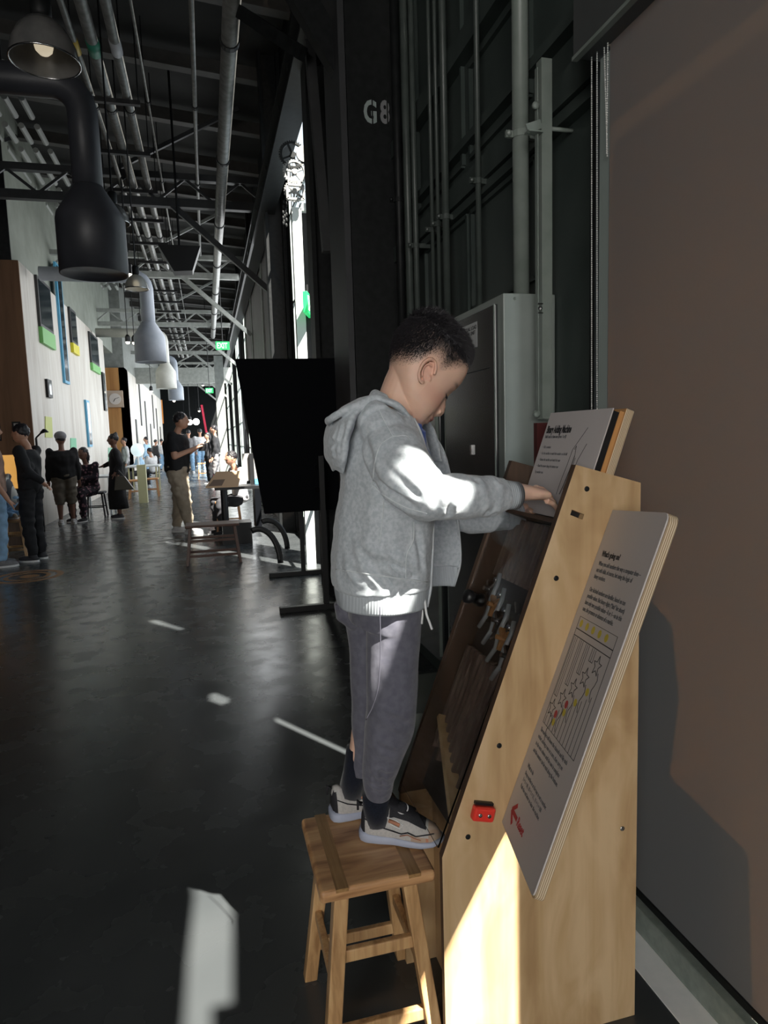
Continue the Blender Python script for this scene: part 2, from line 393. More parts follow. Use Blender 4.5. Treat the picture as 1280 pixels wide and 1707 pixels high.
b = MB(); b.bar((p.x-W-0.055,p.y,z-0.01),(p.x-W,p.y,z+0.01),0.006,0.03); b.bar((p.x-W-0.055,p.y,z-0.02),(p.x-W,p.y,z-0.02),0.03,0.005); obj('bracket', b, MT['pipe'], t)
z = at(905,517,x=p.x).z
b = MB()
b.box(p.x-W-0.018,p.x-W+0.002,p.y-0.006,p.y-0.002,z+0.014,z+0.018); b.box(p.x-W-0.018,p.x-W+0.002,p.y-0.006,p.y-0.002,z-0.018,z-0.014); b.ball((p.x-W-0.008,p.y-0.004,z),0.008,8); obj('channel_nut', b, MT['chrome'], t)
z = at(950,178,x=p.x).z
obj('rod', MB().tube([(p.x+W,p.y,z),(XW+0.02,p.y+0.0,z)], 0.007, 10), MT['pipe'], t, smooth=True)

# electrical boxes
xc, y0 = 1.085, 2.32
zt = at(868,489,y=y0).z
t = thing('electrical_box', 'tall pale grey green electrical box below the thick conduit', 'electrical box', (xc,y0,0))
obj('body', MB().box(xc,XW-0.003,y0,2.98,0.3,zt), nmat('pale_box_paint', (0.26,0.295,0.275), (0.30,0.335,0.315), 0.4, 6), t, bevel=0.004)
dk = nmat('dark_box_door', (0.022,0.026,0.028), (0.032,0.036,0.038), 0.16, 3)
obj('door', MB().box(xc-0.012,xc,y0+0.05,2.93,0.34,zt-0.03), dk, t, bevel=0.003)
obj('door_seam', MB().box(xc-0.0135,xc-0.012,y0+0.10,2.80,zt-0.262,zt-0.258), MT['black'], t)
obj('door_edge', MB().box(xc-0.016,xc-0.012,y0+0.05,y0+0.056,0.34,zt-0.03), MT['pipe'], t)
lb = obj('label_plate', MB().box(xc-0.0135,xc-0.012,2.54,2.70,zt-0.165,zt-0.065), mat('worn_label', (0.55,0.56,0.56), 0.6), t); lb['label'] = 'worn pale warning label'
tb = [textmesh(s_, 0.022, (xc-0.014,2.69,zt-0.092-i*0.02), (0,-1,0), (0,0,1), 0.0004) for i, s_ in enumerate(('ACTUAL LOAD','POWER UNIT','PANEL','240 V'))]
obj('lettering', join_bm(tb), MT['ink'], t)
obj('latch', MB().box(xc-0.02,xc-0.012,2.6,2.615,1.36,1.40), MT['chrome'], t)
for yy in (1.13,1.24):
    obj('screw', MB().lathe([(0.005,0),(0.005,0.004)], (yy,y0,zt-0.02), (0,-1,0), 10), MT['pipe'], t, smooth=True)
t = thing('electrical_cabinet', 'dark electrical cabinet on the wall behind the head of the boy', 'electrical box', (1.08,3.2,0))
obj('body', MB().box(1.08,XW-0.003,3.03,3.53,0.3,zt-0.02), dk, t, bevel=0.004)
obj('door_edge', MB().box(1.066,1.08,3.05,3.058,0.34,zt-0.05), MT['pipe'], t)

# big column with stencilled G8
cy_ = 4.3; x0 = at(583,300,y=cy_).x
t = thing('steel_column', 'huge dark steel column marked G8 behind the boy', 'column', (x0,cy_,0))
obj('column_face', MB().box(x0,XW+0.3,cy_,cy_+0.5,0,7.2), MT['steel_dark'], t)
obj('flange', MB().box(x0-0.045,x0-0.005,cy_+0.0,cy_+0.5,0,7.2), nmat('column_flange', (0.035,0.036,0.038),(0.045,0.046,0.05),0.5,5), t)
def stencil(body, px, py_t, py_b, m_):
    a = at(px, py_b, y=cy_-0.002); h_ = (at(px,py_t,y=cy_).z - a.z)
    return obj('lettering', textmesh(body, h_*1.40, a, (1,0,0), (0,0,1), 0.001, bold=0.006, sx=0.66), m_, t)
stencil('G', 606, 166, 203, mat('pale_stencil_paint', (0.34,0.40,0.39), 0.6)); stencil('8', 634, 167, 204, mat('worn_stencil_paint', (0.24,0.24,0.25), 0.6))
b = MB(); p = at(620,166,y=cy_-0.004); q = at(620,204,y=cy_-0.004); b.box(p.x-0.004,p.x+0.004,cy_-0.006,cy_-0.001,q.z-0.01,p.z+0.02)
p = at(645,166,y=cy_-0.004); b.box(p.x-0.004,p.x+0.004,cy_-0.006,cy_-0.001,q.z-0.01,p.z+0.02); obj('stencil_bridge', b, MT['steel_dark'], t)

# ================================================================== EXHIBIT
S = Vector((-0.377,0,-0.926)).normalized()      # down the sloping front
NF = Vector((-0.926,0,0.377))                   # out of the sloping front
def side_poly(y): return [(0.777,y,1.374),(0.941,y,1.327),(0.945,y,0.0),(0.449,y,0.0),(0.449,y,0.519)]
ex = thing('marble_machine_exhibit', 'tall maple plywood exhibit case with sloping glass front the boy plays with', 'exhibit', (0.7,1.45,0))
TH = 0.018
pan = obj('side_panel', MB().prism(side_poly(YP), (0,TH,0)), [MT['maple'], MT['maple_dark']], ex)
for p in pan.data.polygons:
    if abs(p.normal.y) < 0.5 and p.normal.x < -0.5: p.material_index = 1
cc = at(962,858,y=YP)
u1 = Vector((0.92,0,-0.39)).normalized(); u2 = Vector((0.39,0,0.92))
ct = obj('cut', MB().obox(cc, u1*0.0165, (0,0.05,0), u2*0.0062), MT['black'])
solidify_eval(pan, [('BOOLEAN', {'object': ct, 'operation': 'DIFFERENCE', 'solver': 'EXACT'})]); bpy.data.objects.remove(ct)
for p in pan.data.polygons: p.use_smooth = False
far = obj('side_panel', MB().prism([(0.777,1.617,1.374),(0.941,1.617,1.327),(0.943,1.617,0.50),(0.443,1.617,0.50),(0.449,1.617,0.519)], (0,TH,0)), MT['maple_dark'], ex)  # upper far side is dark brown, the lower part plain maple
far['label'] = 'dark brown far side panel'
obj('lower_side_panel', MB().prism([(0.943,1.617,0.499),(0.945,1.617,0.0),(0.449,1.617,0.0),(0.445,1.617,0.499)], (0,TH,0)), MT['maple'], ex)
obj('back_panel', MB().box(0.925,0.940,YP+TH,1.617,0,1.32), MT['maple'], ex)
obj('toe_panel', MB().box(0.535,0.550,YP+TH,1.617,0.0,0.50), MT['maple'], ex)
def F(k, y, out_=0.0):
    """point on the sloping front: k metres down from the top corner"""
    return Vector((0.777,y,1.374)) + S*k + NF*out_
LF = 0.915
def fslab(mb, k0, k1, y0_, y1_, o0, o1):
    c = (F(k0,(y0_+y1_)/2,(o0+o1)/2) + F(k1,(y0_+y1_)/2,(o0+o1)/2))/2
    return mb.obox(c, S*(k1-k0)/2, (0,(y1_-y0_)/2,0), NF*(o1-o0)/2)
ya, yb = YP+TH, 1.617
rib_m = wood('brown_channel_strips', (0.09,0.055,0.042), (0.17,0.115,0.09), (0.24,0.18,0.145), 'z', 30, 6, 0.5)
obj('back_board', fslab(MB(), 0.10, LF-0.02, ya, yb, -0.085, -0.075), mat('dark_back_board', (0.055,0.045,0.04), 0.5), ex)
b = MB()
for i in range(12):
    yy = ya+0.015 + i*(yb-ya-0.03)/11; fslab(b, 0.14, 0.30, yy-0.0045, yy+0.0045, -0.075, -0.055)
    fslab(b, 0.50, 0.80 - 0.05*((i*5)%3)/3, yy-0.0045, yy+0.0045, -0.075, -0.055)
obj('channel_strips', b, rib_m, ex)
b = MB(); fslab(b, 0.125, 0.135, ya, yb, -0.08, -0.012); obj('marble_tray', b, MT['maple_dark'], ex)
b = MB(); a_ = F(0.70,yb-0.02,-0.06); c_ = F(0.86,ya+0.03,-0.06); b.bar(a_, c_, 0.014, 0.04, NF); obj('return_rail', b, MT['maple'], ex)
obj('added_slot_dark_sheet', fslab(MB(), 0.05, 0.30, YP+TH+0.0005, YP+TH+0.0025, -0.13, -0.012), MT['black'], ex)  # black sheet added behind the slot so it reads dark
# flip-flop rockers
brass = mat('amber_plastic_rocker', (0.45,0.22,0.09), 0.25); clearm = mat('clear_plastic_guide', (0.75,0.78,0.80), 0.08, trans=0.6)
for i in range(5):
    yy = yb-0.04 - i*0.05; k = 0.34+0.030*i
    b = MB(); base = F(k, yy, -0.05)
    for ang in (-50, 50, 180):
        d = (S*(-math.cos(R(ang))) + Vector((0,1,0))*math.sin(R(ang)))
        b.bar(base, base + d*0.030, 0.008, 0.014, NF)
    b.tube([base-NF*0.02, base+NF*0.02], 0.006, 10)
    obj('rocker', b, brass if i % 2 else MT['chrome'], ex)
    b = MB(); pts = [F(k-0.05,yy-0.02,-0.05), F(k-0.02,yy-0.028,-0.05), F(k+0.02,yy-0.02,-0.05), F(k+0.06,yy-0.03,-0.05), F(k+0.10,yy-0.01,-0.05)]
    b.tube(pts, 0.006, 8); obj('marble_guide', b, clearm, ex, smooth=True)
    obj('marble', MB().ball(F(k-0.03,yy,-0.055), 0.0085, 12), MT['chrome'], ex, smooth=True)
b = MB()
for i in range(16):
    k = 0.34+random.random()*0.17; yy = ya+0.02+random.random()*(yb-ya-0.04); d = Vector((0,random.uniform(-1,1),0))+S*random.uniform(-1,1); d.normalize()
    b.bar(F(k,yy,-0.06), F(k,yy,-0.06)+d*random.uniform(0.015,0.04), 0.005, 0.016, NF)
obj('track_guides', b, mat('bent_metal_guides', (0.5,0.47,0.42), 0.2, metal=0.8), ex)
glass = mat('clear_acrylic_front', (0.93,0.95,0.95), 0.04, trans=1.0); BS(glass).inputs['IOR'].default_value = 1.25
obj('acrylic_front', fslab(MB(), 0.135, LF-0.01, ya+0.001, yb-0.001, -0.014, -0.010), glass, ex)
obj('knob', MB().lathe([(0.010,0),(0.017,0.004),(0.018,0.014),(0.013,0.020),(0.013,0.040),(0.018,0.046),(0.018,0.060),(0.010,0.064)], at(800,1000,y=1.585)+NF*-0.015, (-0.93,-0.1,0.37), 16), mat('black_rubber_knob', (0.01,0.01,0.011), 0.4), ex, smooth=True)
# screws in the near side
for px_, py_ in ((978,815),(927,964),(832,1243),(780,1395),(1037,1381)):
    p = at(px_,py_,y=YP)
    sc_ = obj('screw', MB().lathe([(0.0035,-0.0005),(0.0062,0.0),(0.0056,0.0018),(0.002,0.0012)], p, (0,-1,0), 12), MT['steel_dark'] if px_ < 1000 else MT['chrome'], ex, smooth=True)
# red lever
p = at(805,1356,y=YP-0.012)
b = MB(); ua = Vector((0.96,0,-0.26)).normalized(); ub = Vector((0.26,0,0.96))
b.obox(p, ua*0.026, (0,0.010,0), ub*0.0165)
red = obj('reset_lever', b, MT['red_plastic'], ex, bevel=0.006, bseg=3); red['label'] = 'red plastic reset lever with two screws'
for s_ in (-0.5, 0.5):
    obj('lever_screw', MB().lathe([(0.001,0),(0.0048,0.0),(0.0042,0.002),(0.0015,0.001)], p+ua*0.022*s_-Vector((0,0.010,0)), (0,-1,0), 12), MT['chrome'], red, smooth=True)
obj('lever_slot', MB().obox(p+ub*0.020-Vector((0,-0.008,0)), ua*0.022, (0,0.006,0), ub*0.003), MT['black'], ex)

# ---- sign that leans along the near side: "What's going on?"
Tt = at(1020,850,y=YP); Bt = at(835,1372,y=YP); SS = (Bt-Tt).normalized(); n0 = Vector((SS.z,0,-SS.x)); n0 = -n0 if n0.x > 0 else n0
th_ = R(14.5); U = Vector((0,-math.cos(th_),0)) + n0*math.sin(th_)      # from the panel out towards the viewer
NS = SS.cross(U); NS = -NS if NS.x > 0 else NS
Tt = Tt + Vector((0,-0.002,0)); WS = 0.287; LS = (Bt-Tt).length
def rr(w_, l_, rad, flags, n_=5):
    """rounded rectangle in (u,s) with corner flags"""
    pts = []
    for (cx_, cy2, fx, fy, a0), fl_ in zip(((0,0,1,1,180),(w_,0,-1,1,270),(w_,l_,-1,-1,0),(0,l_,1,-1,90)), flags):
        if fl_ <= 0: pts.append((cx_, cy2)); continue
        for i in range(n_+1):
            a = R(a0 + 90*i/n_); pts.append((cx_+fx*fl_+fl_*math.cos(a), cy2+fy*fl_+fl_*math.sin(a)))
    return pts
sg = thing('instruction_sign', 'long white sign headed Whats going on, fixed along the near plywood side', 'sign', tuple(Tt))
PT = [Tt + U*u_ + SS*s_ - NS*0.020 for u_, s_ in rr(WS, LS, 0, (0.0,0.02,0.012,0.0))]
bd_ = obj('backing_board', MB().prism(PT, NS*0.017), [MT['maple'], MT['plyedge']], sg)
for pl in bd_.data.polygons:
    if abs(pl.normal.dot(NS)) < 0.7: pl.material_index = 1
PT = [Tt + U*u_ + SS*s_ - NS*0.003 for u_, s_ in rr(WS-0.004, LS-0.004, 0, (0.0,0.018,0.010,0.0))]
obj('printed_face', MB().prism(PT, NS*0.003), MT['sign_face'], sg)
def SP(u_, s_, o_=0.0003): return Tt + U*u_ + SS*s_ + NS*o_
UP = -SS
def stext(body, size, u_, s_, m_, bold=0.0, sx=1.0):
    return obj('lettering', textmesh(body, size, SP(u_, s_), U, UP, 0.0002, bold=bold, sx=sx), m_, sg)
stext("What's going on?", 0.0175, 0.032, 0.106, MT['ink'], 0.0005, 0.85)
para = ["When you add numbers the way a computer does—","not with dials, of course, but using the logic of","binary numbers.","","Our decimal numbers are familiar, based on ten","possible values. But binary digits (“bits” for short)","have only two possible values—0 or 1—so in this","case, the presence or absence of a marble."]
bms = [textmesh(s_, 0.0135, SP(0.032, 0.127+i*0.0150), U, UP, 0.0002, bold=0.0002, sx=0.78) for i, s_ in enumerate(para) if s_]
obj('lettering', join_bm(bms), MT['ink_grey'], sg)
# the drawing of the marble machine
def line(mb, a, c, w_=0.0012): mb.bar(SP(*a), SP(*c), w_, 0.0005, NS)
g = MB(); u0, u1_, s0, s1 = 0.034, 0.253, 0.246, 0.492
for a, c in (((u0,s0),(u1_,s0)),((u0,s0),(u0,s1)),((u1_,s0),(u1_,s1)),((u0,s1),(u1_,s1))): line(g, a, c, 0.0009)
line(g, (u0,s0+0.027), (u1_,s0+0.027), 0.0020); line(g, (u0,s0+0.042), (u1_,s0+0.042), 0.0017)
for i in range(4):
    uu = u0+0.006+i*0.040; ln = 0.135-0.036*i
    for du in (0, 0.010, 0.020): line(g, (uu+du,s0+0.044), (uu+du,s0+0.044+ln), 0.0007)
    line(g, (uu,s0+0.044+ln), (uu+0.020,s0+0.044+ln), 0.0012)
for i in range(11): line(g, (u0+0.019*i+0.01, s1-0.02-0.010*i), (u0+0.019*i+0.01, s1), 0.0008)
for i in range(5):
    cu, cs_ = 0.056+i*0.038, 0.452-0.034*i
    pts = []
    for k in range(11):
        a = PI/2 + k*2*PI/10; rr_ = 0.021 if k % 2 == 0 else 0.009; pts.append((cu+rr_*math.cos(a), cs_-rr_*math.sin(a)))
    for k in range(10): line(g, pts[k], pts[k+1], 0.0014)
    last = (cu+0.018, cs_+0.01)
    for k in range(6):
        q = (cu+0.018+0.006*math.sin(k*1.4), cs_+0.012+0.011*k); line(g, last, q, 0.0013); last = q
obj('machine_drawing', g, MT['ink'], sg)
for i in range(5):
    for (uu, s_, m_) in ((u0+0.020+i*0.038, s0+0.013, 'yellow_print'),):
        a = SP(uu, s_, 0.0004); obj('printed_marble', MB().lathe([(0.0085,0),(0.0085,0.0003)], a, NS, 14), MT[m_], sg)
for i, m_ in enumerate(('yellow_print','yellow_print','yellow_print','yellow_print')):
    obj('printed_marble', MB().lathe([(0.0080,0),(0.0080,0.0003)], SP(0.092+i*0.038, 0.472-0.034*i, 0.0004), NS, 14), MT[m_], sg)
for i in (0, 1):
    obj('printed_marble', MB().lathe([(0.0085,0),(0.0085,0.0003)], SP(0.090+i*0.038, 0.455-0.034*i, 0.0006), NS, 14), MT['red_print'], sg)
para = ["The marbles roll down the channels and flip each","rocker, storing a one or a zero, then carry on","to the next column until the sum is complete","and the counter can be read along the bottom."]
bms = [textmesh(s_, 0.0125, SP(0.036, 0.511+i*0.0160), U, UP, 0.0002, sx=0.78) for i, s_ in enumerate(para)]
obj('lettering', join_bm(bms), MT['ink_grey'], sg)
bms = [textmesh("What to do", 0.0125, SP(0.036,0.596), U, UP, 0.0002, bold=0.0003, sx=0.8)] + [textmesh(s_, 0.0120, SP(0.036, 0.613+i*0.0150), U, UP, 0.0002, sx=0.80) for i, s_ in enumerate(["Drop marbles in at the top to set a number.","1 + 1 = 10,  10 + 1 = 11,  11 + 1 = 100","Push the red lever to clear the machine."])]
obj('lettering', join_bm(bms), MT['ink_grey'], sg)
b = MB()
for a, c, w_ in (((0.030,0.712),(0.060,0.7135),0.008),((0.030,0.712),(0.030,0.742),0.008),((0.032,0.714),(0.072,0.7385),0.008)):
    pass
ac = (0.055, 0.725)
b.bar(SP(0.034,0.697), SP(0.082,0.697), 0.0095, 0.0005, NS); b.bar(SP(0.034,0.697), SP(0.060,0.676), 0.0095, 0.0005, NS); b.bar(SP(0.034,0.697), SP(0.060,0.718), 0.0095, 0.0005, NS)
ar = obj('printed_arrow', b, MT['red_print'], sg); ar['label'] = 'red printed arrow pointing at the lever'
stext("Reset", 0.027, 0.088, 0.705, MT['red_print'], 0.0006, 0.85)

# ---- upper sign: Binary Adding Machine
yn, yf = 1.33, 1.612
TR_ = at(1022,680,y=yn); TL_ = Vector((TR_.x, yf, TR_.z)); S2 = Vector((-0.34,0,-0.94)).normalized(); N2 = Vector((-0.94,0,0.34))
s2 = thing('title_sign', 'white slanted sign titled Binary Adding Machine at the top of the exhibit', 'sign', tuple(TR_))
LH = 0.27
def quad(o_, k0, k1, y0_, y1_, d0, d1, mb):
    c = TR_ + Vector((0,(y0_+y1_)/2-yn,0)) + S2*(k0+k1)/2 + N2*(d0+d1)/2
    return mb.obox(c, S2*(k1-k0)/2, (0,(y1_-y0_)/2,0), N2*(d1-d0)/2)
obj('printed_face', quad(0,0,LH,yn,yf,-0.003,0,MB()), MT['sign_face'], s2)
obj('black_spacer', quad(0,0.004,LH,yn+0.002,yf-0.01,-0.020,-0.003,MB()), MT['black'], s2)
b = quad(0,-0.010,LH+0.08,yn-0.006,yf+0.02,-0.052,-0.030,MB())
bb = obj('backing_board', b, [MT['maple'], plyedge('upper_sign_ply_edge', (-0.94,0,0.34), 0.0036), mat('varnished_orange_wood', (0.50,0.26,0.10), 0.4)], s2, bevel=0.003)
for pl in bb.data.polygons:
    d = pl.normal.dot(N2)
    pl.material_index = 1 if abs(d) < 0.7 else (2 if d > 0 else 0)
obj('spacer_wood', quad(0,0.0,LH,yn,yf-0.01,-0.030,-0.020,MB()), mat('varnished_orange_wood_strip', (0.55,0.28,0.10), 0.4), s2)
def t2(body, size, dy, k, m_, bold=0.0, sx=1.0):
    return textmesh(body, size, TL_ + Vector((0,-dy,0)) + S2*k + N2*0.0004, (0,-1,0), -S2, 0.0002, bold=bold, sx=sx)
obj('title_lettering', t2("Binary Adding Machine", 0.028, 0.010, 0.056, None, 0.0010, 0.47), MT['ink'], s2)
obj('lettering', join_bm([t2("Build sums in base-two (from 1 to 8)", 0.0115, 0.012, 0.070, None, 0.0002, 0.62)] + [t2(s_, 0.0105, 0.016, 0.098+0.017*i, None, 0, 0.62) for i, s_ in enumerate(["•  Pick a number", "•  Set the marbles to match the number on the left", "•  Release the marbles and watch the sum", "•  Read the answer along the bottom row", "Try another one."])]), MT['ink_grey'], s2)
b = MB()
def hl(pts, w_=0.0011):
    for a, c in zip(pts, pts[1:]):
        b.bar(TL_+Vector((0,-a[0],0))+S2*a[1]+N2*0.0005, TL_+Vector((0,-c[0],0))+S2*c[1]+N2*0.0005, w_, 0.0005, N2)
hl([(0.205,0.045),(0.178,0.085),(0.168,0.10),(0.165,0.14),(0.160,0.175),(0.158,0.215)]); hl([(0.222,0.085),(0.205,0.125),(0.200,0.165),(0.190,0.20)])
hl([(0.186,0.115),(0.184,0.15),(0.178,0.19),(0.172,0.213)], 0.0022); hl([(0.192,0.12),(0.188,0.16),(0.182,0.20)]); hl([(0.176,0.10),(0.180,0.09),(0.186,0.115)])
obj('hand_drawing', b, MT['ink'], s2)
# dark red panel and brown block behind the hand
p = at(895,705,y=1.72); q = at(925,760,y=1.72)
tag(obj('red_placard', MB().box(p.x,p.x+0.09,1.72,1.74,0,p.z), mat('dark_red_paint', (0.07,0.010,0.010), 0.5)), 'dark red placard peeking out left of the title sign', 'placard')
# pale low cabinet behind the exhibit
p = at(692,1190,y=1.75)
tag(obj('low_bench', MB().box(p.x,0.93,1.75,2.05,0,p.z), nmat('pale_green_laminate', (0.30,0.34,0.31),(0.34,0.38,0.35),0.5,8), bevel=0.003), 'low pale green bench end on the floor behind the exhibit', 'bench')

# ================================================================== STOOL
def make_stool(loc, sx_, sy_, h_, m_seat, m_strip, m_leg, label, group=None, rotz=0.0, splay=0.05, nm='wooden_stool'):
    t = thing(nm, label, 'stool', loc, group); x, y, z = loc
    seat = MB().box(x-sx_/2,x+sx_/2,y-sy_/2,y+sy_/2,h_-0.030,h_)
    obj('seat', seat, m_seat, t, bevel=0.010, bseg=4)
    for s_ in (-1, 1):
        cxs = x + s_*(sx_/2-0.050)
        obj('inlay_strip', MB().box(cxs-0.0145,cxs+0.0145,y-sy_/2+0.0005,y+sy_/2-0.0005,h_-0.02,h_+0.0006), m_strip, t)
    tops = {}
    for i in (-1, 1):
        for j in (-1, 1):
            a = Vector((x+i*(sx_/2-0.055), y+j*(sy_/2-0.05), h_-0.03)); c = Vector((x+i*(sx_/2-0.055+splay), y+j*(sy_/2-0.05+splay), 0))
            tops[(i,j)] = (a, c); d = c-a
            b_ = MB(); hw = 0.017
            b_.prism([a+Vector((-hw,-hw,0)),a+Vector((hw,-hw,0)),a+Vector((hw,hw,0)),a+Vector((-hw,hw,0))], d); obj('leg', b_, m_leg, t, bevel=0.003)
    def rung(k1, k2, f_):
        a = tops[k1][0].lerp(tops[k1][1], f_); c = tops[k2][0].lerp(tops[k2][1], f_)
        obj('stretcher', MB().bar(a, c, 0.017, 0.030), m_leg, t, bevel=0.003)
    for j in (-1, 1): rung((-1,j),(1,j),0.36); rung((-1,j),(1,j),0.76)
    for i in (-1, 1): rung((i,-1),(i,1),0.52)
    if rotz: t.rotation_euler.z = rotz
    return t
make_stool((0.315,1.497,0), 0.268, 0.305, 0.46, MT['oak_x'], MT['oak_y'], MT['oak_z'], 'oak stool with two darker inlaid strips that the boy stands on')
# ================================================================== THE HALL BEYOND
MT['truss'] = nmat('pale_grey_daylit_truss', (0.22,0.235,0.215), (0.30,0.31,0.29), 0.5, 8)  # daylight on the farther trusses is put into this paler colour
MT['truss_dark'] = nmat('dark_truss_paint', (0.025,0.026,0.027), (0.035,0.036,0.038), 0.5, 8)
MT['panel_mauve'] = nmat('grey_sliding_door_panel', (0.15,0.135,0.135), (0.19,0.175,0.175), 0.6, 2)
MT['duct_dark'] = nmat('dark_duct_paint', (0.035,0.037,0.045), (0.05,0.052,0.062), 0.45, 4)
MT['duct_pale'] = nmat('pale_blue_duct_paint', (0.36,0.40,0.47), (0.44,0.48,0.54), 0.5, 4)
MT['duct_cream'] = nmat('cream_duct_paint', (0.42,0.42,0.38), (0.5,0.5,0.46), 0.5, 4)
XR = 1.32
# right wall of the hall: solid piers with window gaps between, and a band above
gaps = [(6.62,7.25),(8.0,9.9),(19.0,22.0),(23.2,28.0),(29.0,34.0),(35.2,42.0),(43.2,50.0),(51.5,60.0)]  # first gap is added so the sun reaches the pale frame
y = 4.8; b = MB()
for a, c in gaps:
    b.box(XR,XR+0.05,y,a,0,7.4); b.box(XR,XR+0.05,a,c,5.9,7.4); b.box(XR,XR+0.05,a,c,0,0.25); y = c
b.box(XR,XR+0.05,y,75,0,7.4)
struct('wall_right_hall', b, MT['steel_dark'], 'dark window wall running down the right side of the hall')
for i, (a, c) in enumerate(gaps):
    b = MB(); n_ = max(1, int((c-a)/1.2))
    for k in range(n_+1): yy = a+(c-a)*k/n_; b.box(XR,XR+0.03,yy-0.02,yy+0.02,0.25,5.9)
    for z in (0.27,1.2,2.1,3.4,4.6,5.88): b.box(XR,XR+0.03,a,c,z-0.02,z+0.02)
    struct('window_%d' % (i+1), b, MT['frame_grey'])
# projecting wall columns
for i, yy in enumerate((6.2,10.3,16.6,22.5,28.4,34.5,42.5,50.6)):
    b = MB(); w_ = 1.02 if yy < 16 else 1.18; b.box(w_,w_+0.04,yy,yy+0.25,0,7.0); b.box(1.27,1.32,yy,yy+0.25,0,7.0); b.box(w_+0.04,1.27,yy+0.11,yy+0.14,0,7.0)
    o = struct('trim_%d' % (i+10), b, MT['steel_dark'] if yy < 20 else MT['truss_dark'])
# big grey sliding door panels between 10 and 19 m
for i, (a, c) in enumerate(((10.62,13.4),(13.5,16.5),(16.95,18.9))):
    t = thing('sliding_door_panel', ('nearest','middle','farthest')[i] + ' of the tall grey sliding panels on the right wall above the black board', 'panel', (1.25,a,0), 'grey sliding panels')
    obj('panel_sheet', MB().box(1.20,1.25,a,c,0.0,4.9), MT['panel_mauve'], t); obj('panel_stile', MB().box(1.17,1.20,c-0.16,c,0.0,4.9), MT['truss'], t)
# crane beam along the wall
pb = at(505,80,x=1.05)
b = MB(); zc = pb.z; b.box(0.93,1.17,4.6,74,zc-0.20,zc-0.17); b.box(0.93,1.17,4.6,74,zc+0.12,zc+0.15); b.box(1.04,1.06,4.6,74,zc-0.17,zc+0.12)
for k in range(30): b.box(0.925,0.932,5+k*0.8,5.05+k*0.8,zc-0.10,zc-0.05)
tag(obj('crane_beam', b, MT['steel_dark']), 'long steel beam running along the top of the window wall', 'beam')
t = thing('roof_brace', 'dark diagonal steel brace from roof down to the huge column', 'brace', (1.0,4.4,4.0))
a1 = at(470,-60,y=4.5); a2 = at(578,128,y=4.5)
obj('brace_bar', MB().bar(a1, a2, 0.10, 0.16), MT['steel_dark'], t)
a3 = at(400,20,y=5.6); a4 = at(505,90,y=5.0); obj('brace_tie', MB().bar(a3, a4, 0.05, 0.09), MT['steel_dark'], t)
obj('brace_strut', MB().bar(at(515,70,y=5.2), at(545,420,y=5.2), 0.07, 0.07), MT['truss_dark'], t)

# ---- pale steel frame with gear train
yg = 7.5
t = thing('gear_frame', 'pale steel frame with a train of metal gears on top, above the black board', 'frame', (at(497,700,y=yg).x,yg,0))
pf = mat('pale_frame_paint', (0.82,0.88,0.86), 0.4)
def vpost(px0, px1, py0, nm, m_):
    a, c = at(px0,py0,y=yg), at(px1,py0,y=yg); b = MB(); b.box(a.x,c.x,yg,yg+0.10,0,a.z); return obj(nm, b, m_, t)
vpost(486,502,345,'post',pf); vpost(516,524,362,'post',pf)
a, c = at(500,338,y=yg), at(523,352,y=yg); obj('top_bar', MB().box(a.x,c.x,yg,yg+0.1,c.z,a.z), pf, t)
obj('infill', MB().box(at(503,400,y=yg).x,at(515,400,y=yg).x,yg+0.06,yg+0.09,0,at(503,352,y=yg).z), MT['black'], t)
def gear(px, py, rpx, teeth, spokes, nm='gear', m_=None):
    c = at(px,py,y=yg-0.06); r = rpx*yg/FPX*1.0; b = MB(); n_ = teeth*4; ro, ri = [], []
    prof = []
    for k in range(n_):
        a = 2*PI*k/n_; rr_ = r if k % 4 < 2 else r*0.90; prof.append(c+Vector((rr_*math.cos(a),0,rr_*math.sin(a))))
    inner = [c+Vector((r*0.76*math.cos(2*PI*k/n_),0,r*0.76*math.sin(2*PI*k/n_))) for k in range(n_)]
    d = Vector((0,0.03,0))
    b.rings([[p for p in prof],[p+d for p in prof],[p+d for p in inner],[p for p in inner]], caps=False, closed=True)
    for k in range(spokes):
        a = 2*PI*k/spokes+0.4; b.bar(c+d/2, c+d/2+Vector((r*0.8*math.cos(a),0,r*0.8*math.sin(a))), 0.02, 0.018, (0,1,0))
    b.lathe([(r*0.22,0),(r*0.22,0.05)], c-Vector((0,0.01,0)), (0,1,0), 14)
    return obj(nm, b, m_ or MT['chrome'], t)
silver = nmat('worn_silver_gear', (0.22,0.22,0.215),(0.32,0.32,0.31),0.4,30, metal=0.3)
gear(491,286,19,28,5,m_=silver); gear(491,318,17,26,6,m_=silver); gear(488,258,22,36,4,m_=MT['steel_dark'])
c = at(507,256,y=yg-0.07); obj('pulley', MB().lathe([(0.085,0),(0.085,0.03)], c, (0,1,0), 24), silver, t, smooth=False)
c0, c1 = at(478,308,y=yg-0.1), at(506,333,y=yg-0.1); b = MB()
for z in (c0.z, c1.z): b.box(c0.x,c1.x,yg-0.12,yg-0.09,z-0.012,z+0.012)
for x in (c0.x, c1.x): b.box(x-0.012,x+0.012,yg-0.12,yg-0.09,c1.z,c0.z)
obj('gear_cage', b, silver, t)
b = MB(); a, c = at(476,330,y=yg-0.05), at(474,378,y=yg-0.05); n_ = 16
for k in range(n_): b.ball(a.lerp(c, k/n_)+Vector((0.02*math.sin(k*2.2),0,0)), (0.014,0.01,0.02), 6)
obj('chain', b, MT['steel_dark'], t)
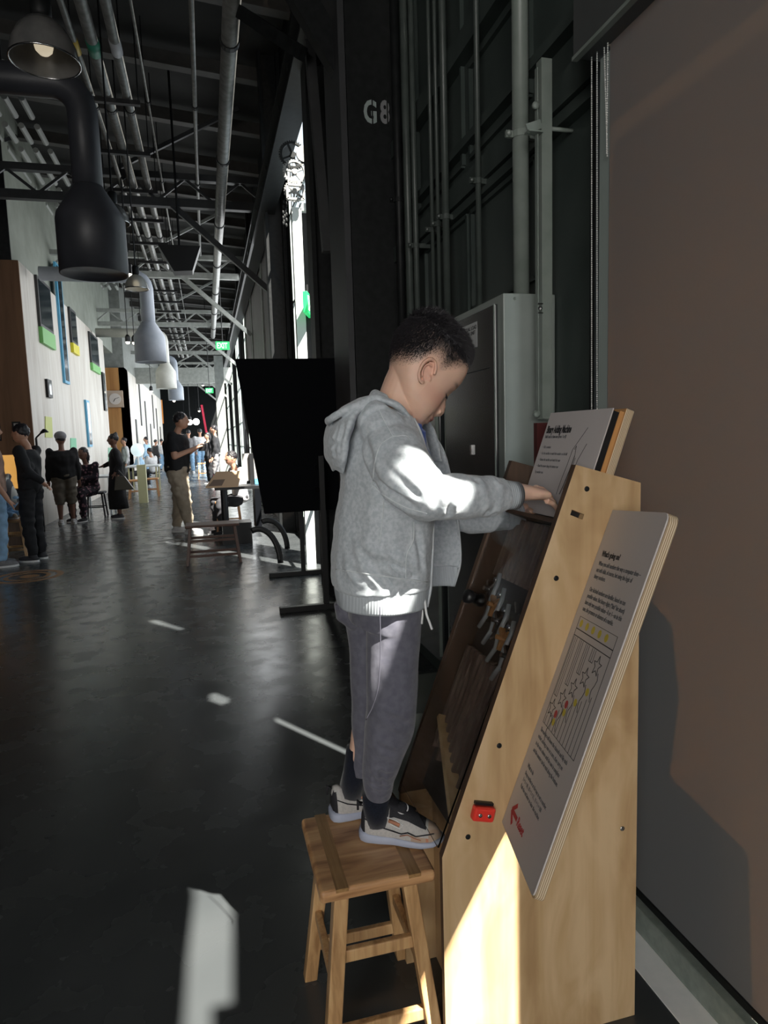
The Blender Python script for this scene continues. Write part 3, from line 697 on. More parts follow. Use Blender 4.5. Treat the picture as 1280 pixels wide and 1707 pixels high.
# exit signs
green = mat('lit_green_sign', (0.02,0.35,0.10), 0.4, emit=(0.03,0.65,0.18), es=0.9); wlit = mat('lit_white_letters', (0.9,1,0.95), 0.4, emit=(0.7,1,0.8), es=1.2)
def exit_sign(px, py, y_, w_, h_, label, rot=0.0):
    c = at(px,py,y=y_); t_ = thing('exit_sign', label, 'sign', tuple(c), 'green exit signs')
    obj('sign_box', MB().box(c.x-w_/2,c.x+w_/2,y_,y_+0.05,c.z-h_/2,c.z+h_/2), green, t_, bevel=0.005)
    obj('lettering', textmesh('EXIT', h_*0.95, (c.x-w_*0.42,y_-0.002,c.z-h_*0.33), (1,0,0), (0,0,1), 0.001, bold=0.004, sx=0.82*w_/h_/2.1), wlit, t_)
    obj('bracket', MB().tube([(c.x,y_+0.025,c.z+h_/2),(c.x,y_+0.025,7.3 if not rot else c.z+h_/2+0.1)], 0.012, 8), MT['black'], t_)
    if rot: t_.rotation_euler.z = rot
    return t_
exit_sign(371,576,16.4,0.32,0.19,'green exit sign hanging where the far trusses meet the window wall')
exit_sign(349,651,27.5,0.30,0.20,'small green exit sign farthest down the hall')
exit_sign(517,508,7.3,0.34,0.22,'green exit sign seen edge on beside the pale steel frame', rot=R(72))

# ---- roof structure
t = None
b = MB()
for k in range(24):
    yy = 5.5+k*1.75; zr = 7.0+ (1.7+8)*0.083
    b.prism([(-9.5,yy,7.65),(1.5,yy,6.75),(1.5,yy,6.95),(-9.5,yy,7.85)], (0,0.04,0)); b.prism([(-9.5,yy-0.06,7.63),(1.5,yy-0.06,6.73),(1.5,yy-0.06,6.75),(-9.5,yy-0.06,7.65)], (0,0.16,0))
struct('ceiling_purlins', b, nmat('dark_purlin_paint', (0.05,0.047,0.043), (0.065,0.06,0.055), 0.5, 8))
def truss(yy, m_, label, z=5.2, x0=-7.5, x1=1.2):
    t = thing('roof_truss', label, 'truss', ((x0+x1)/2,yy,z), 'roof trusses across the hall')
    obj('bottom_chord', MB().box(x0,x1,yy,yy+0.12,z,z+0.13), m_, t); obj('upper_chord', MB().box(x0,x1,yy,yy+0.12,z+0.42,z+0.52), m_, t)
    b = MB(); n_ = 10
    for k in range(n_):
        xa = x0+(x1-x0)*k/n_; xb = x0+(x1-x0)*(k+1)/n_
        b.bar((xa,yy+0.06,z+0.1), ((xa+xb)/2,yy+0.06,z+0.45), 0.04, 0.04); b.bar(((xa+xb)/2,yy+0.06,z+0.45), (xb,yy+0.06,z+0.1), 0.04, 0.04)
    obj('web', b, m_, t)
    obj('knee_brace', MB().bar((-0.4,yy+0.06,z+0.1), (1.15,yy+0.06,z-1.25), 0.09, 0.09), m_, t)
    b = MB(); b.bar((x0+2.6,yy+0.06,z), (x0+4.6,yy+1.8,z+1.6), 0.06, 0.06); obj('wind_brace', b, m_, t); obj('wind_brace', MB().bar((-1.2,yy+0.06,z+0.5),(0.8,yy+0.06,z+1.6),0.06,0.06), m_, t)
for i, yy in enumerate((11.6,16.2,22.5,29.0,36.0,44.0)):
    truss(yy, MT['truss_dark'] if i == 0 else MT['truss'], ('nearest dark roof truss crossing the hall above the left windows','second roof truss, pale grey, above the white hooded duct','third roof truss down the hall, pale grey','fourth roof truss down the hall, pale grey','fifth roof truss down the hall, small and pale','farthest small pale roof truss of the hall')[i], z=5.2-0.06*i)
def lpipe(px, py, z, r, y0_, y1_, m_, label, nm='ceiling_pipe', bands=None, sup=0):
    p = at(px, py, z=z)
    t = thing(nm, label, 'pipe', (p.x,y0_,z), 'pipes under the roof')
    obj('pipe', MB().tube([(p.x,y0_,z),(p.x,y1_,z)], r, 14), m_, t, smooth=True)
    yy = y0_+0.9
    while yy < y1_: obj('coupling', MB().tube([(p.x,yy-0.03,z),(p.x,yy+0.03,z)], r+0.012, 14), MT['steel_dark'], t); yy += 2.6
    if bands:
        yb_ = at(px,py,z=z).y; o = obj('marking_band', MB().tube([(p.x,yb_-0.12,z),(p.x,yb_+0.12,z)], r+0.006, 14), bands, t, smooth=True)
    return p
lpipe(378,150,5.0,0.075,3.0,24,MT['galv'],'thick galvanised pipe running down the hall right of the thin pipes')
lpipe(322,100,5.6,0.026,3.0,16,MT['galv'],'thin straight pipe left of the thick galvanised pipe')
lpipe(238,120,5.6,0.014,3.0,30,MT['galv'],'very thin rod line right of the three banded pipes')
lpipe(126,77,5.5,0.032,3.0,34,MT['galv'],'thin pipe with a yellow band, left of the banded pipes', bands=mat('yellow_band', (0.40,0.28,0.05), 0.5))
lpipe(156,77,5.5,0.060,3.0,34,MT['galv'],'pipe with a green band, middle of the banded pipes', bands=mat('green_band', (0.02,0.16,0.10), 0.5))
lpipe(193,77,5.5,0.052,3.0,34,MT['galv'],'pipe with a pale band, right of the banded pipes', bands=mat('pale_band', (0.35,0.35,0.36), 0.5))
p_ = at(156,77,z=5.5)
ORD = ['nearest','second nearest','third nearest','fourth nearest','fifth nearest','sixth nearest','seventh nearest','eighth nearest','ninth nearest','tenth nearest','eleventh nearest','twelfth nearest','second farthest','farthest']
for k in range(14):
    yy = p_.y+0.9+k*1.45
    t = thing('pipe_hanger', ORD[k]+' of the black trapeze hangers under the three banded pipes', 'hanger', (p_.x,yy,5.4), 'trapeze hangers under the banded pipes')
    obj('cross_bar', MB().box(p_.x-0.36,p_.x+0.36,yy,yy+0.06,5.38,5.43), MT['black'], t)
    for s_ in (-0.34,0.34): obj('rod', MB().tube([(p_.x+s_,yy+0.03,5.43),(p_.x+s_,yy+0.03,7.3)], 0.008, 6), MT['black'], t)
# ribbed daylight deck far left
b = MB()
for k in range(16):
    yy = 9.6+k*0.95
    for j in range(19): b.tube([(-6.6+j*0.235,yy,6.6),(-6.6+j*0.235,yy+0.62,6.6)], 0.048, 8)
for j in range(2): b.box(-6.9,-1.9,11+j*20,11.1+j*20,6.45,6.5)
struct('ceiling_ribs', b, mat('pale_ribbed_deck', (0.34,0.35,0.33), 0.5), 'pale ribbed roof deck at the left')
for j, (xa, xb) in enumerate(((-5.6,-5.6),(-4.2,-4.2))):
    tag(obj('ceiling_conduit', MB().tube([(xa,7,5.9),(xb,30,5.9)], 0.035, 8), MT['galv'], smooth=True), ('left','right')[j]+' thin conduit crossing under the ribbed roof deck at far left', 'pipe')
# hooded ducts
def nozzle(px, py, y_, m_, label):
    c = at(px,py,y=y_); s_ = 1.0; t = thing('hooded_duct', label, 'duct', tuple(c), 'hooded ventilation ducts'); r = 0.285; rn = 0.125; o = (c.x,y_,c.z)
    obj('hood', MB().lathe([(r-0.02,0.02),(r-0.012,0.0),(r,0.0),(r,0.45),(r*0.96,0.50),(rn+0.01,0.72),(rn,0.74)], o, (0,0,1), 32), m_, t, smooth=True)
    pts = [(c.x,y_,c.z+0.7),(c.x,y_,c.z+1.35)]+[(c.x-0.22*(1-math.cos(a)),y_,c.z+1.35+0.22*math.sin(a)) for a in (0.4,0.8,1.2,1.57)]+[(c.x-(4.0 if y_ < 8 else 1.8 if y_ < 25 else 0.9),y_,c.z+1.57)]
    obj('neck', MB().tube(pts, rn, 20), m_, t, smooth=True); obj('hanger_rod', MB().tube([(c.x-0.6,y_,c.z+1.57+rn*0.9),(c.x-0.6,y_,7.35)], 0.010, 6), MT['black'], t)
nozzle(158,458,6.5,MT['duct_dark'],'nearest hooded duct, dark, hanging at upper left')
nozzle(252,604,13.5,MT['duct_pale'],'second hooded duct, pale blue, hanging over the hall')
nozzle(278,648,20.5,MT['duct_cream'],'third hooded duct, cream, behind the pale blue one')
nozzle(294,667,27.0,MT['duct_pale'],'farthest small hooded duct, pale blue')
# pendant dome lamps
def lamp(px, py, y_, r, m_, label, lit=0.0):
    c = at(px,py,y=y_); t = thing('pendant_lamp', label, 'lamp', tuple(c), 'dome pendant lamps')
    sh = obj('lamp_shade', MB().lathe([(r,0),(r*1.0,r*0.04),(r*0.92,r*0.45),(r*0.72,r*0.85),(r*0.45,r*1.12),(r*0.20,r*1.22)], c, (0,0,1), 32, caps=False), m_, t, smooth=True)
    md = sh.modifiers.new('s','SOLIDIFY'); md.thickness = 0.006
    obj('shade_rim', MB().tube([c+Vector((r*math.cos(2*PI*k/32),r*math.sin(2*PI*k/32),0)) for k in range(33)], 0.006, 6, caps=False), MT['chrome'], t, smooth=True)
    obj('lamp_body', MB().lathe([(r*0.22,r*1.2),(r*0.30,r*1.35),(r*0.30,r*1.9),(r*0.2,r*2.0)], c, (0,0,1), 20), MT['steel_dark'], t, smooth=True)
    obj('bulb', MB().ball(c+Vector((0,0,r*0.45)), r*0.28, 12), mat('frosted_bulb', (0.8,0.8,0.75), 0.4, emit=(1,0.85,0.6), es=0.5+lit), t, smooth=True)
    obj('cord', MB().tube([c+Vector((0,0,r*2)),c+Vector((0,0,7.6-c.z))], 0.01, 6), MT['black'], t)
glassy = nmat('grey_glass_shade', (0.10,0.10,0.10), (0.16,0.155,0.15), 0.22, 6)
lamp(75,103,4.6,0.195,glassy,'nearest dome pendant lamp at the upper left corner')
lamp(228,482,9.6,0.15,mat('milky_glass_shade', (0.5,0.5,0.48), 0.3, trans=0.4),'lit dome pendant lamp below the nearest truss', 3)
lamp(190,372,7.8,0.16,glassy,'dim dome pendant lamp half hidden behind the dark hooded duct')
# small spot lights
spot_m = mat('lit_spot', (1,1,0.9), 0.4, emit=(1,0.9,0.7), es=9)
for i, (px, py, y_) in enumerate(((213,457,11.3),(213,570,20),(224,571,20),(252,652,28),(290,668,32),(317,700,40),(338,642,38),(332,685,40))):
    c = at(px,py,y=y_); t = thing('spot_light', ('lit spot light beside the milky dome lamp','left of two paired spot lights behind the pale blue duct','right of two paired spot lights behind the pale blue duct','spot light below and left of the cream hooded duct','spot light under the farthest hooded duct','spot light left of the bright far light panels','highest spot light near the far header beam','spot light just above the red pole')[i], 'spot light', tuple(c), 'small spot lights')
    obj('can', MB().lathe([(0.07,0.0),(0.07,0.14),(0.03,0.2)], c, (0,0,1), 12), MT['black'], t); obj('lens', MB().ball(c, 0.06, 10), spot_m, t, smooth=True)
    obj('stem', MB().tube([c+Vector((0,0,0.2)),Vector((c.x,c.y,7.4))], 0.012, 6), MT['black'], t)
# black hanging box
c = at(300,432,y=11.3); tag(obj('hanging_loudspeaker', MB().prism([(c.x-0.32,11.25,c.z+0.2),(c.x+0.32,11.25,c.z+0.2),(c.x+0.18,11.25,c.z-0.18),(c.x-0.1,11.25,c.z-0.2)], (0,0.3,0)), MT['black']), 'black loudspeaker box hanging under the nearest truss', 'speaker')
lsp = bpy.data.objects['hanging_loudspeaker']; obj('hanger', MB().tube([(c.x,11.4,c.z+0.2),(c.x,11.4,7.2)], 0.02, 6), MT['black'], lsp)

# ---- plywood clad building on the left
plyw = wood('pale_plywood_cladding', (0.50,0.45,0.40), (0.62,0.58,0.52), (0.70,0.67,0.62), 'z', 12, 0.8, 0.6, 0.02)
brownw = wood('brown_plywood_cladding', (0.15,0.075,0.035), (0.20,0.10,0.05), (0.25,0.13,0.065), 'z', 10, 0.8, 0.6, 0.02)
XB = -2.95; YB0, YB1, ZB = 13.0, 22.6, 4.62
t = thing('plywood_building', 'plywood clad room block with coloured window frames along the left side', 'building', (XB,YB0,0))
obj('side_wall', MB().box(XB-0.2,XB,YB0+0.01,YB1,0,ZB), plyw, t); obj('front_wall', MB().box(-9,XB-0.001,YB0-0.02,YB0+0.01,0,ZB), brownw, t); obj('upper_front_wall', MB().box(-9,XB-0.1,YB0-0.03,YB0-0.001,ZB,7.6), MT['steel_dark'], t); obj('upper_wall', MB().box(-9,XB-0.1,YB0,YB1+3,ZB,7.6), nmat('grey_green_upper_wall', (0.22,0.24,0.20),(0.27,0.29,0.25),0.7,3), t)
dkw = mat('dark_window_glass', (0.02,0.03,0.035), 0.1)
def wwin(quadpx, frame_m, band=None, bandm=None, nm='window'):
    P = [at(px,py,x=XB+0.01) for px,py in quadpx]; ys_ = sorted(p.y for p in P); zs = sorted(p.z for p in P)
    y0_, y1_ = (ys_[0]+ys_[1])/2, (ys_[2]+ys_[3])/2; z0_, z1_ = (zs[0]+zs[1])/2, (zs[2]+zs[3])/2
    fr = obj(nm, MB().box(XB+0.001,XB+0.05,y0_,y1_,z0_,z1_), frame_m, t)
    obj('pane', MB().box(XB+0.05,XB+0.056,y0_+0.08,y1_-0.08,z0_+0.06,z1_-0.06), dkw, fr)
    if band: obj('window_sill', MB().box(XB+0.001,XB+0.07,y0_,y1_,z0_-band,z0_), bandm, t)
gr = mat('green_sill_panel', (0.18,0.50,0.14), 0.5); yl = mat('yellow_sill_panel', (0.70,0.62,0.02), 0.5); bu = mat('blue_trim', (0.10,0.38,0.60), 0.5); pal = MT['truss_dark']
wwin(((57,456),(81,482),(86,562),(64,540)), pal, 0.30, gr); wwin(((113,508),(123,524),(128,577),(117,572)), pal, 0.22, yl); wwin(((146,552),(161,565),(163,612),(151,605)), pal, 0.20, gr)
wwin(((88,440),(97,440),(114,640),(107,640)), bu, None); wwin(((75,632),(83,634),(84,664),(78,662)), MT['steel_dark'], None); wwin(((142,668),(148,668),(150,745),(145,745)), bu, None); wwin(((168,620),(172,622),(177,685),(174,685)), MT['steel_dark'], None)
for i, (px0, py0_, px1, py1) in enumerate(((20,703,37,735),(-6,690,3,735))):
    a, c = at(px0,py0_,y=YB0-0.03), at(px1,py1,y=YB0-0.03)
    f = tag(obj('framed_notice', MB().box(a.x,c.x,YB0-0.06,YB0-0.03,c.z,a.z), MT['steel_dark']), ('grey framed notice on the brown wall behind the man in black','pale framed notice on the brown wall at the left picture edge')[i], 'picture')
    obj('paper', MB().box(a.x+0.03,c.x-0.03,YB0-0.064,YB0-0.06,c.z+0.03,a.z-0.03), mat('pale_paper', (0.42,0.42,0.42), 0.7), f)
# orange wood block and white slotted wall beyond
orw = wood('orange_plywood', (0.42,0.19,0.06), (0.55,0.27,0.09), (0.62,0.33,0.13), 'z', 8, 0.7, 0.5, 0.02)
a, c = at(172,613,y=26), at(216,740,y=26)
t = thing('orange_wood_block', 'orange plywood clad block beyond the pale building, with a round clock', 'building', (a.x,26,0))
obj('front_wall', MB().box(a.x-1.2,c.x,26,27,0,a.z), orw, t)
obj('side_wall', MB().box(c.x-0.2,c.x,26.0,46,0,a.z), plyw, t); obj('upper_wall', MB().box(a.x-5,c.x-0.02,26.2,46,a.z,7.5), MT['truss'], t)
for k in range(7):
    obj('slot_window', MB().box(c.x,c.x+0.03,28.6+k*2.4,29.0+k*2.4,(0.9,2.2,0.5)[k%3],(2.4,4.0,3.4)[k%3]), MT['steel_dark'], t)
k0 = at(192,665,y=25.9)
t = thing('wall_clock', 'square framed round clock on the orange plywood block', 'clock', tuple(k0))
obj('case', MB().box(k0.x-0.27,k0.x+0.27,25.90,25.98,k0.z-0.30,k0.z+0.30), mat('clock_case', (0.55,0.42,0.32), 0.5), t, bevel=0.01); obj('dial', MB().lathe([(0.20,0),(0.20,0.02)], (k0.x,25.90,k0.z), (0,-1,0), 32), mat('clock_dial', (0.75,0.68,0.62), 0.5), t)
b = MB(); b.bar((k0.x,25.87,k0.z),(k0.x+0.14,25.87,k0.z+0.05),0.02,0.01); b.bar((k0.x,25.87,k0.z),(k0.x-0.05,25.87,k0.z-0.10),0.02,0.01); obj('hands', b, MT['black'], t)
# orange banner with black marks
a, c = at(247,667,y=47), at(273,706,y=47)
t = thing('orange_banner', 'orange hanging banner with black brush marks deep in the hall', 'banner', (a.x,47,c.z))
obj('cloth', MB().box(a.x,c.x,47,47.03,c.z,a.z), mat('orange_banner_cloth', (0.75,0.28,0.06), 0.6, emit=(0.8,0.25,0.04), es=0.15), t)
b = MB(); random.seed(5)
for k in range(9):
    x_ = random.uniform(a.x+0.25,c.x-0.25); z_ = c.z+(a.z-c.z)*(0.12+0.09*k); b.bar((x_-0.12,46.98,z_-0.1),(x_+0.15,46.98,z_+0.06),0.01,0.05)
obj('brush_marks', b, MT['black'], t); obj('hanger', MB().tube([((a.x+c.x)/2,47.015,a.z),((a.x+c.x)/2,47.015,7.6)], 0.02, 6), MT['black'], t)
# cross header deep in the hall
a, c = at(232,613,y=30), at(356,638,y=30)
struct('trim_30', MB().box(a.x-0.3,1.2,30,30.4,c.z,a.z), MT['truss'], 'pale header beam across the hall')
a, c = at(357,612,y=26), at(372,612,y=26); struct('trim_31', MB().box(a.x,c.x,26,26.3,0,4.6), MT['truss'])
tag(obj('red_pole', MB().bar(at(336,675,y=24), Vector((at(357,775,y=24).x,24,0)), 0.07, 0.07), mat('red_fabric', (0.55,0.02,0.06), 0.6)), 'red slanted pole above the far crowd', 'pole')
# far back display wall, dark and cluttered
struct('wall_back_far', MB().box(-9,1.3,58,58.3,0,7.5), MT['steel_dark'])
for i, (px, py, w_, h_) in enumerate(((316,704,0.45,0.4),(327,703,0.5,0.5),(307,705,0.3,0.3))):
    c = at(px,py,y=50+2*i); t = thing('light_panel', ('middle','right','left')[i]+' of three bright light panels far down the hall', 'light', tuple(c), 'bright lights far down the hall')
    obj('lit_face', MB().ball(c, (w_*0.5,0.1,h_*0.5), 14), mat('far_light', (1,1,1), 0.5, emit=(1,0.97,0.9), es=4), t, smooth=True); obj('hanger', MB().tube([c+Vector((0,0,h_*0.4)),(c.x,c.y,7.4)], 0.03, 6), MT['black'], t)

# ---- black board on T feet
yb_ = 5.75
t = thing('black_board_stand', 'large black display board standing on two T shaped feet behind the boy', 'board', (at(510,1015,z=0).x,yb_+0.3,0))
q = [at(392,598,y=yb_), at(584,597,y=yb_), at(574,848,y=yb_), at(441,857,y=yb_)]
obj('board', MB().prism(q, (0,0.06,0)), MT['board_black'], t, bevel=0.005)
for px, py in ((538,0),(503,0)):
    a = at(px,850,y=yb_+ (0 if px > 520 else 1.1))
for (pxa, pxb, pyf, pxp, nm) in ((465,562,1014,541,'near'),(448,536,957,505,'far')):
    a, c = at(pxa,pyf,z=0.03), at(pxb,pyf-4,z=0.03); yy = (a.y+c.y)/2; px_ = at(pxp,930,y=yy).x
    obj('foot', MB().box(a.x,c.x,yy-0.03,yy+0.03,0.0,0.05), MT['black'], t, bevel=0.004)
    obj('post', MB().box(px_-0.022,px_+0.022,yy-0.022,yy+0.022,0.05,1.3), MT['black'], t)
ya_, yc_ = at(465,1014,z=0.03).y, at(448,957,z=0.03).y
xa_ = at(541,930,y=ya_).x; xc_ = at(505,930,y=yc_).x
obj('cross_rail', MB().bar((xa_,ya_,1.0),(xc_,yc_,1.0),0.04,0.04), MT['black'], t); obj('cross_rail', MB().bar((xa_,yb_+0.06,1.2),(xa_,ya_,1.2),0.03,0.03), MT['black'], t)

# ---- floor marking and small floor things
c = at(46,961,z=0)
t = thing('floor_decal', 'round orange floor marking at the left edge', 'decal', (c.x,c.y,0))
om = mat('worn_orange_paint', (0.30,0.15,0.06), 0.5)
def ring(r0, r1, z, nm, m_):
    b = MB(); n_ = 48; P = [[(c.x+r*math.cos(2*PI*k/n_), c.y+r*math.sin(2*PI*k/n_), zz) for k in range(n_)] for r, zz in ((r0,z),(r1,z),(r1,z+0.0006),(r0,z+0.0006))]
    b.rings(P, caps=False, closed=True); return obj(nm, b, m_, t)
ring(0.30,0.37,0.001,'ring',om); ring(0.19,0.24,0.001,'ring',om); obj('spot', MB().lathe([(0.10,0.001),(0.10,0.0016)], (c.x+0.02,c.y,0), (0,0,1), 24), om, t)
# ================================================================== PEOPLE: helpers
def blobmesh(mb, voxel, name='tmp', smooth_it=4, smooth_f=0.5, shrink=None):
    """union overlapping closed shapes into one continuous skin"""
    bm = mb.bm if isinstance(mb, MB) else mb
    bmesh.ops.recalc_face_normals(bm, faces=bm.faces)
    me = bpy.data.meshes.new(name); bm.to_mesh(me); bm.free(); o = bpy.data.objects.new(name, me); COL.objects.link(o)
    mods = [('REMESH', {'mode': 'VOXEL', 'voxel_size': voxel, 'adaptivity': 0.0})]
    if smooth_it: mods.append(('SMOOTH', {'factor': smooth_f, 'iterations': smooth_it}))
    solidify_eval(o, mods)
    return o
def place(o, name, m, parent):
    """rename, give materials and parent a mesh built in world space"""
    off = Vector(parent.get('_o', (0,0,0)))
    o.data.transform(Matrix.Translation(-off)); o.name = name; o.data.name = name
    o.data.materials.clear()
    for x in (m if isinstance(m, (list, tuple)) else [m]): o.data.materials.append(x)
    o.parent = parent; o['_o'] = tuple(off); return o
def getv(o):
    me = o.data; a = np.empty(len(me.vertices)*3); me.vertices.foreach_get('co', a); nn = np.empty_like(a); me.vertices.foreach_get('normal', nn)
    return a.reshape(-1,3), nn.reshape(-1,3)
def setv(o, a): o.data.vertices.foreach_set('co', a.ravel()); o.data.update()
def folds(o, lst):
    """lst: (A, B, width, depth[, mask]) cloth creases along segments, ridge on both sides"""
    co, nn = getv(o); d = np.zeros(len(co))
    for A, B, wd, dp in lst:
        A = np.array(A); B = np.array(B); ab = B-A; t = np.clip(((co-A)@ab)/(ab@ab), 0, 1); q = co-(A+t[:,None]*ab); r = np.linalg.norm(q, axis=1)
        endf = np.sin(np.pi*np.clip(t,0.02,0.98))**0.5
        d += endf*(-dp*np.exp(-(r/wd)**2) + dp*0.75*np.exp(-((r-1.9*wd)/wd)**2))
    setv(o, co+nn*d[:,None])
def wobble(o, scale, amp, seed=0, stretch=(1,1,1)):
    co, nn = getv(o); d = np.array([noise.noise(Vector((p[0]*scale*stretch[0]+seed, p[1]*scale*stretch[1], p[2]*scale*stretch[2]))) for p in co])
    setv(o, co+nn*(d*amp)[:,None])
def cr(pts, n):
    """Catmull-Rom through 3D points"""
    P = [np.array(p, float) for p in pts]; P = [2*P[0]-P[1]] + P + [2*P[-1]-P[-2]]; out = []
    segs = len(P)-3
    for i in range(n):
        s_ = i/(n-1)*segs; k = min(int(s_), segs-1); t = s_-k; a, b_, c, d = P[k:k+4]
        out.append(0.5*((2*b_)+(-a+c)*t+(2*a-5*b_+4*c-d)*t*t+(-a+3*b_-3*c+d)*t**3))
    return [Vector(p) for p in out]
def vcol(o, cols):
    at_ = o.data.color_attributes.new('skin', 'FLOAT_COLOR', 'POINT'); c = np.ones((len(cols),4)); c[:,:3] = cols; at_.data.foreach_set('color', c.ravel())
def fabric(name, c1, c2, scale=900, rough=0.9, bs=0.25, mottle=120):
    m = mat(name, c1, rough, spec=0.2)
    v = coords(m); n = N(m, 'ShaderNodeTexNoise', Scale=mottle, Detail=4); L(m, v, n.inputs['Vector'])
    L(m, ramp(m, n.outputs[0], [(0.38, c1), (0.62, c2)]), BS(m).inputs['Base Color'])
    n2 = N(m, 'ShaderNodeTexNoise', Scale=scale, Detail=2); L(m, v, n2.inputs['Vector']); bump(m, n2.outputs[0], bs, 0.001)
    BS(m).inputs['Sheen Weight'].default_value = 0.25
    return m

# ================================================================== THE BOY
YC = 1.50
boy = thing('person', 'boy in grey zip hoodie standing on the oak stool, reaching into the exhibit', 'person', (0.40,1.50,0.46))
def Bp(px, py, y=YC): return at(px, py, y=y)
KZ = 0.00143; KX = 0.00150
HO = Bp(694,629); HF = Vector((0.766,0,-0.643)); HU = Vector((0.643,0,0.766))
def hl(f, u, s_=0.0): return HO + HF*(f*KZ*1.03) + HU*(u*KZ) + Vector((0,1,0))*(s_*KZ)
LV = [(104,12,-30,12),(100,25,-42,25),(92,38,-52,37),(80,50,-60,47),(65,57,-64,52),(50,61,-66,54),(38,62,-65,54),(25,60,-62,53),(12,57,-57,52),(2,55.5,-52,51),(-8,55,-46,50),(-20,55,-38,48),(-30,56,-28,46),(-40,55,-18,42),(-50,53,-6,35),(-58,50,6,27),(-64,44,20,15)]
lu = np.array([l[0] for l in LV][::-1], float); lf = np.array([l[1] for l in LV][::-1], float); lb_ = np.array([l[2] for l in LV][::-1], float); lw = np.array([l[3] for l in LV][::-1], float)
bu_ = np.array([-70,-62,-57,-52,-47,-43.5,-40,-35,-31.5,-29,-23,-15,-5,2,11,20,27,36,60]); bh = np.array([0,2,5.5,2.5,7,5.0,8,8.5,5,8,15.5,17,12,6,3,1,2.0,0.5,0]); bsg = np.array([14,14,13,13,13,14,13,13,11,10,10.5,9.5,8,7,9,20,26,30,30])
def head_pt(u, th, grow=0.0):
    f1, f0, w_ = np.interp(u,lu,lf), np.interp(u,lu,lb_), np.interp(u,lu,lw)
    c = 0.45*f1+0.55*f0; ct_, st_ = math.cos(th), math.sin(th); e = 2/2.35
    a = (f1-c) if ct_ > 0 else (c-f0)
    x = c + (a+grow)*abs(ct_)**e*(1 if ct_ > 0 else -1); y = (w_+grow)*abs(st_)**e*(1 if st_ > 0 else -1)
    fw = max(0.0, ct_)
    if fw > 0:
        h_, s_ = np.interp(u,bu_,bh), np.interp(u,bu_,bsg); x += h_*math.exp(-(y/s_)**2)*min(1, fw*1.6)
        x -= 3.2*math.exp(-((u-7)/7)**2 - ((abs(y)-20)/10)**2)          # eye sockets
        x += 2.2*math.exp(-((u-4)/5)**2 - ((abs(y)-22)/9)**2)           # lids
        x += 2.0*math.exp(-((u+16)/12)**2 - ((abs(y)-30)/12)**2)        # cheeks
        x -= 1.5*math.exp(-((u+40)/5)**2 - ((abs(y)-20)/6)**2)
    return x, y
b = MB(); rs = []
for i in range(72):
    s_ = i/71; u = -64+168*(0.5-0.5*math.cos(PI*(0.02+0.96*s_))) if False else -64+168*s_
    rs.append([hl(x, u, y) for x, y in (head_pt(u, 2*PI*k/88) for k in range(88))])
b.rings(rs)
# nostril wings
for s_ in (-1,1): b.ball(hl(62,-21,s_*8.5), (4.5*KZ,4*KZ,4*KZ), 10)
# ears
for s_ in (-1,1):
    y0_ = s_*51
    def ep(a, r1, r2, o_): return hl(-3+r1*math.cos(a)-2*math.sin(a), 3+r2*math.sin(a), y0_+s_*o_)
    rot = Matrix((HF, Vector((0,1,0)), HU)).transposed()
    b.ball(hl(-3,3,y0_-s_*0.5), (9*KZ,1.5*KZ,14*KZ), 16, rot)
    pth = [ep(R(a), 12.5, 19.5, 4+6*(0.5-0.5*math.cos(R(a)))) for a in range(10, 300, 14)]
    b.tube(pth, [2.6*KZ*(1.2 if 6<i<12 else 1.0) for i in range(len(pth))], 8)
    pth = [ep(R(a), 7.0, 11.5, 4.5) for a in range(60, 265, 16)]; b.tube(pth, 1.7*KZ, 8)
    b.ball(hl(0,-13,y0_+s_*2.5), (4.0*KZ,2.2*KZ,4.5*KZ), 10); b.ball(hl(8,-1,y0_), (2.0*KZ,3.0*KZ,5*KZ), 8)
# neck and body under the clothes
b.tube([Bp(690,606), Bp(683,622), Bp(671,643), Bp(664,664), Bp(657,690), Bp(648,722)], [0.050,0.048,0.045,0.046,0.052,0.08], 24)
b.tube([Bp(648,715), Bp(645,760), Bp(640,850), Bp(636,950), Bp(638,1010)], [(0.09,0.075),(0.13,0.085),(0.115,0.085),(0.11,0.085),(0.09,0.07)], 24)
SHN, ELN, WRN = Bp(650,748,1.385), Bp(716,834,1.285), Bp(866,820,1.36)
SHF, ELF, WRF = Bp(655,745,1.62), Bp(735,850,1.66), Bp(880,852,1.585)
b.tube([SHN, SHN.lerp(ELN,0.5), ELN], [0.042,0.038,0.032], 16); b.tube([ELN, ELN.lerp(WRN,0.4), WRN], [0.032,0.032,0.021], 16); b.ball(ELN, 0.033, 12)
b.tube([SHF, SHF.lerp(ELF,0.5), ELF], [0.042,0.038,0.032], 16); b.tube([ELF, ELF.lerp(WRF,0.4), WRF], [0.032,0.030,0.020], 16); b.ball(ELF, 0.032, 12)
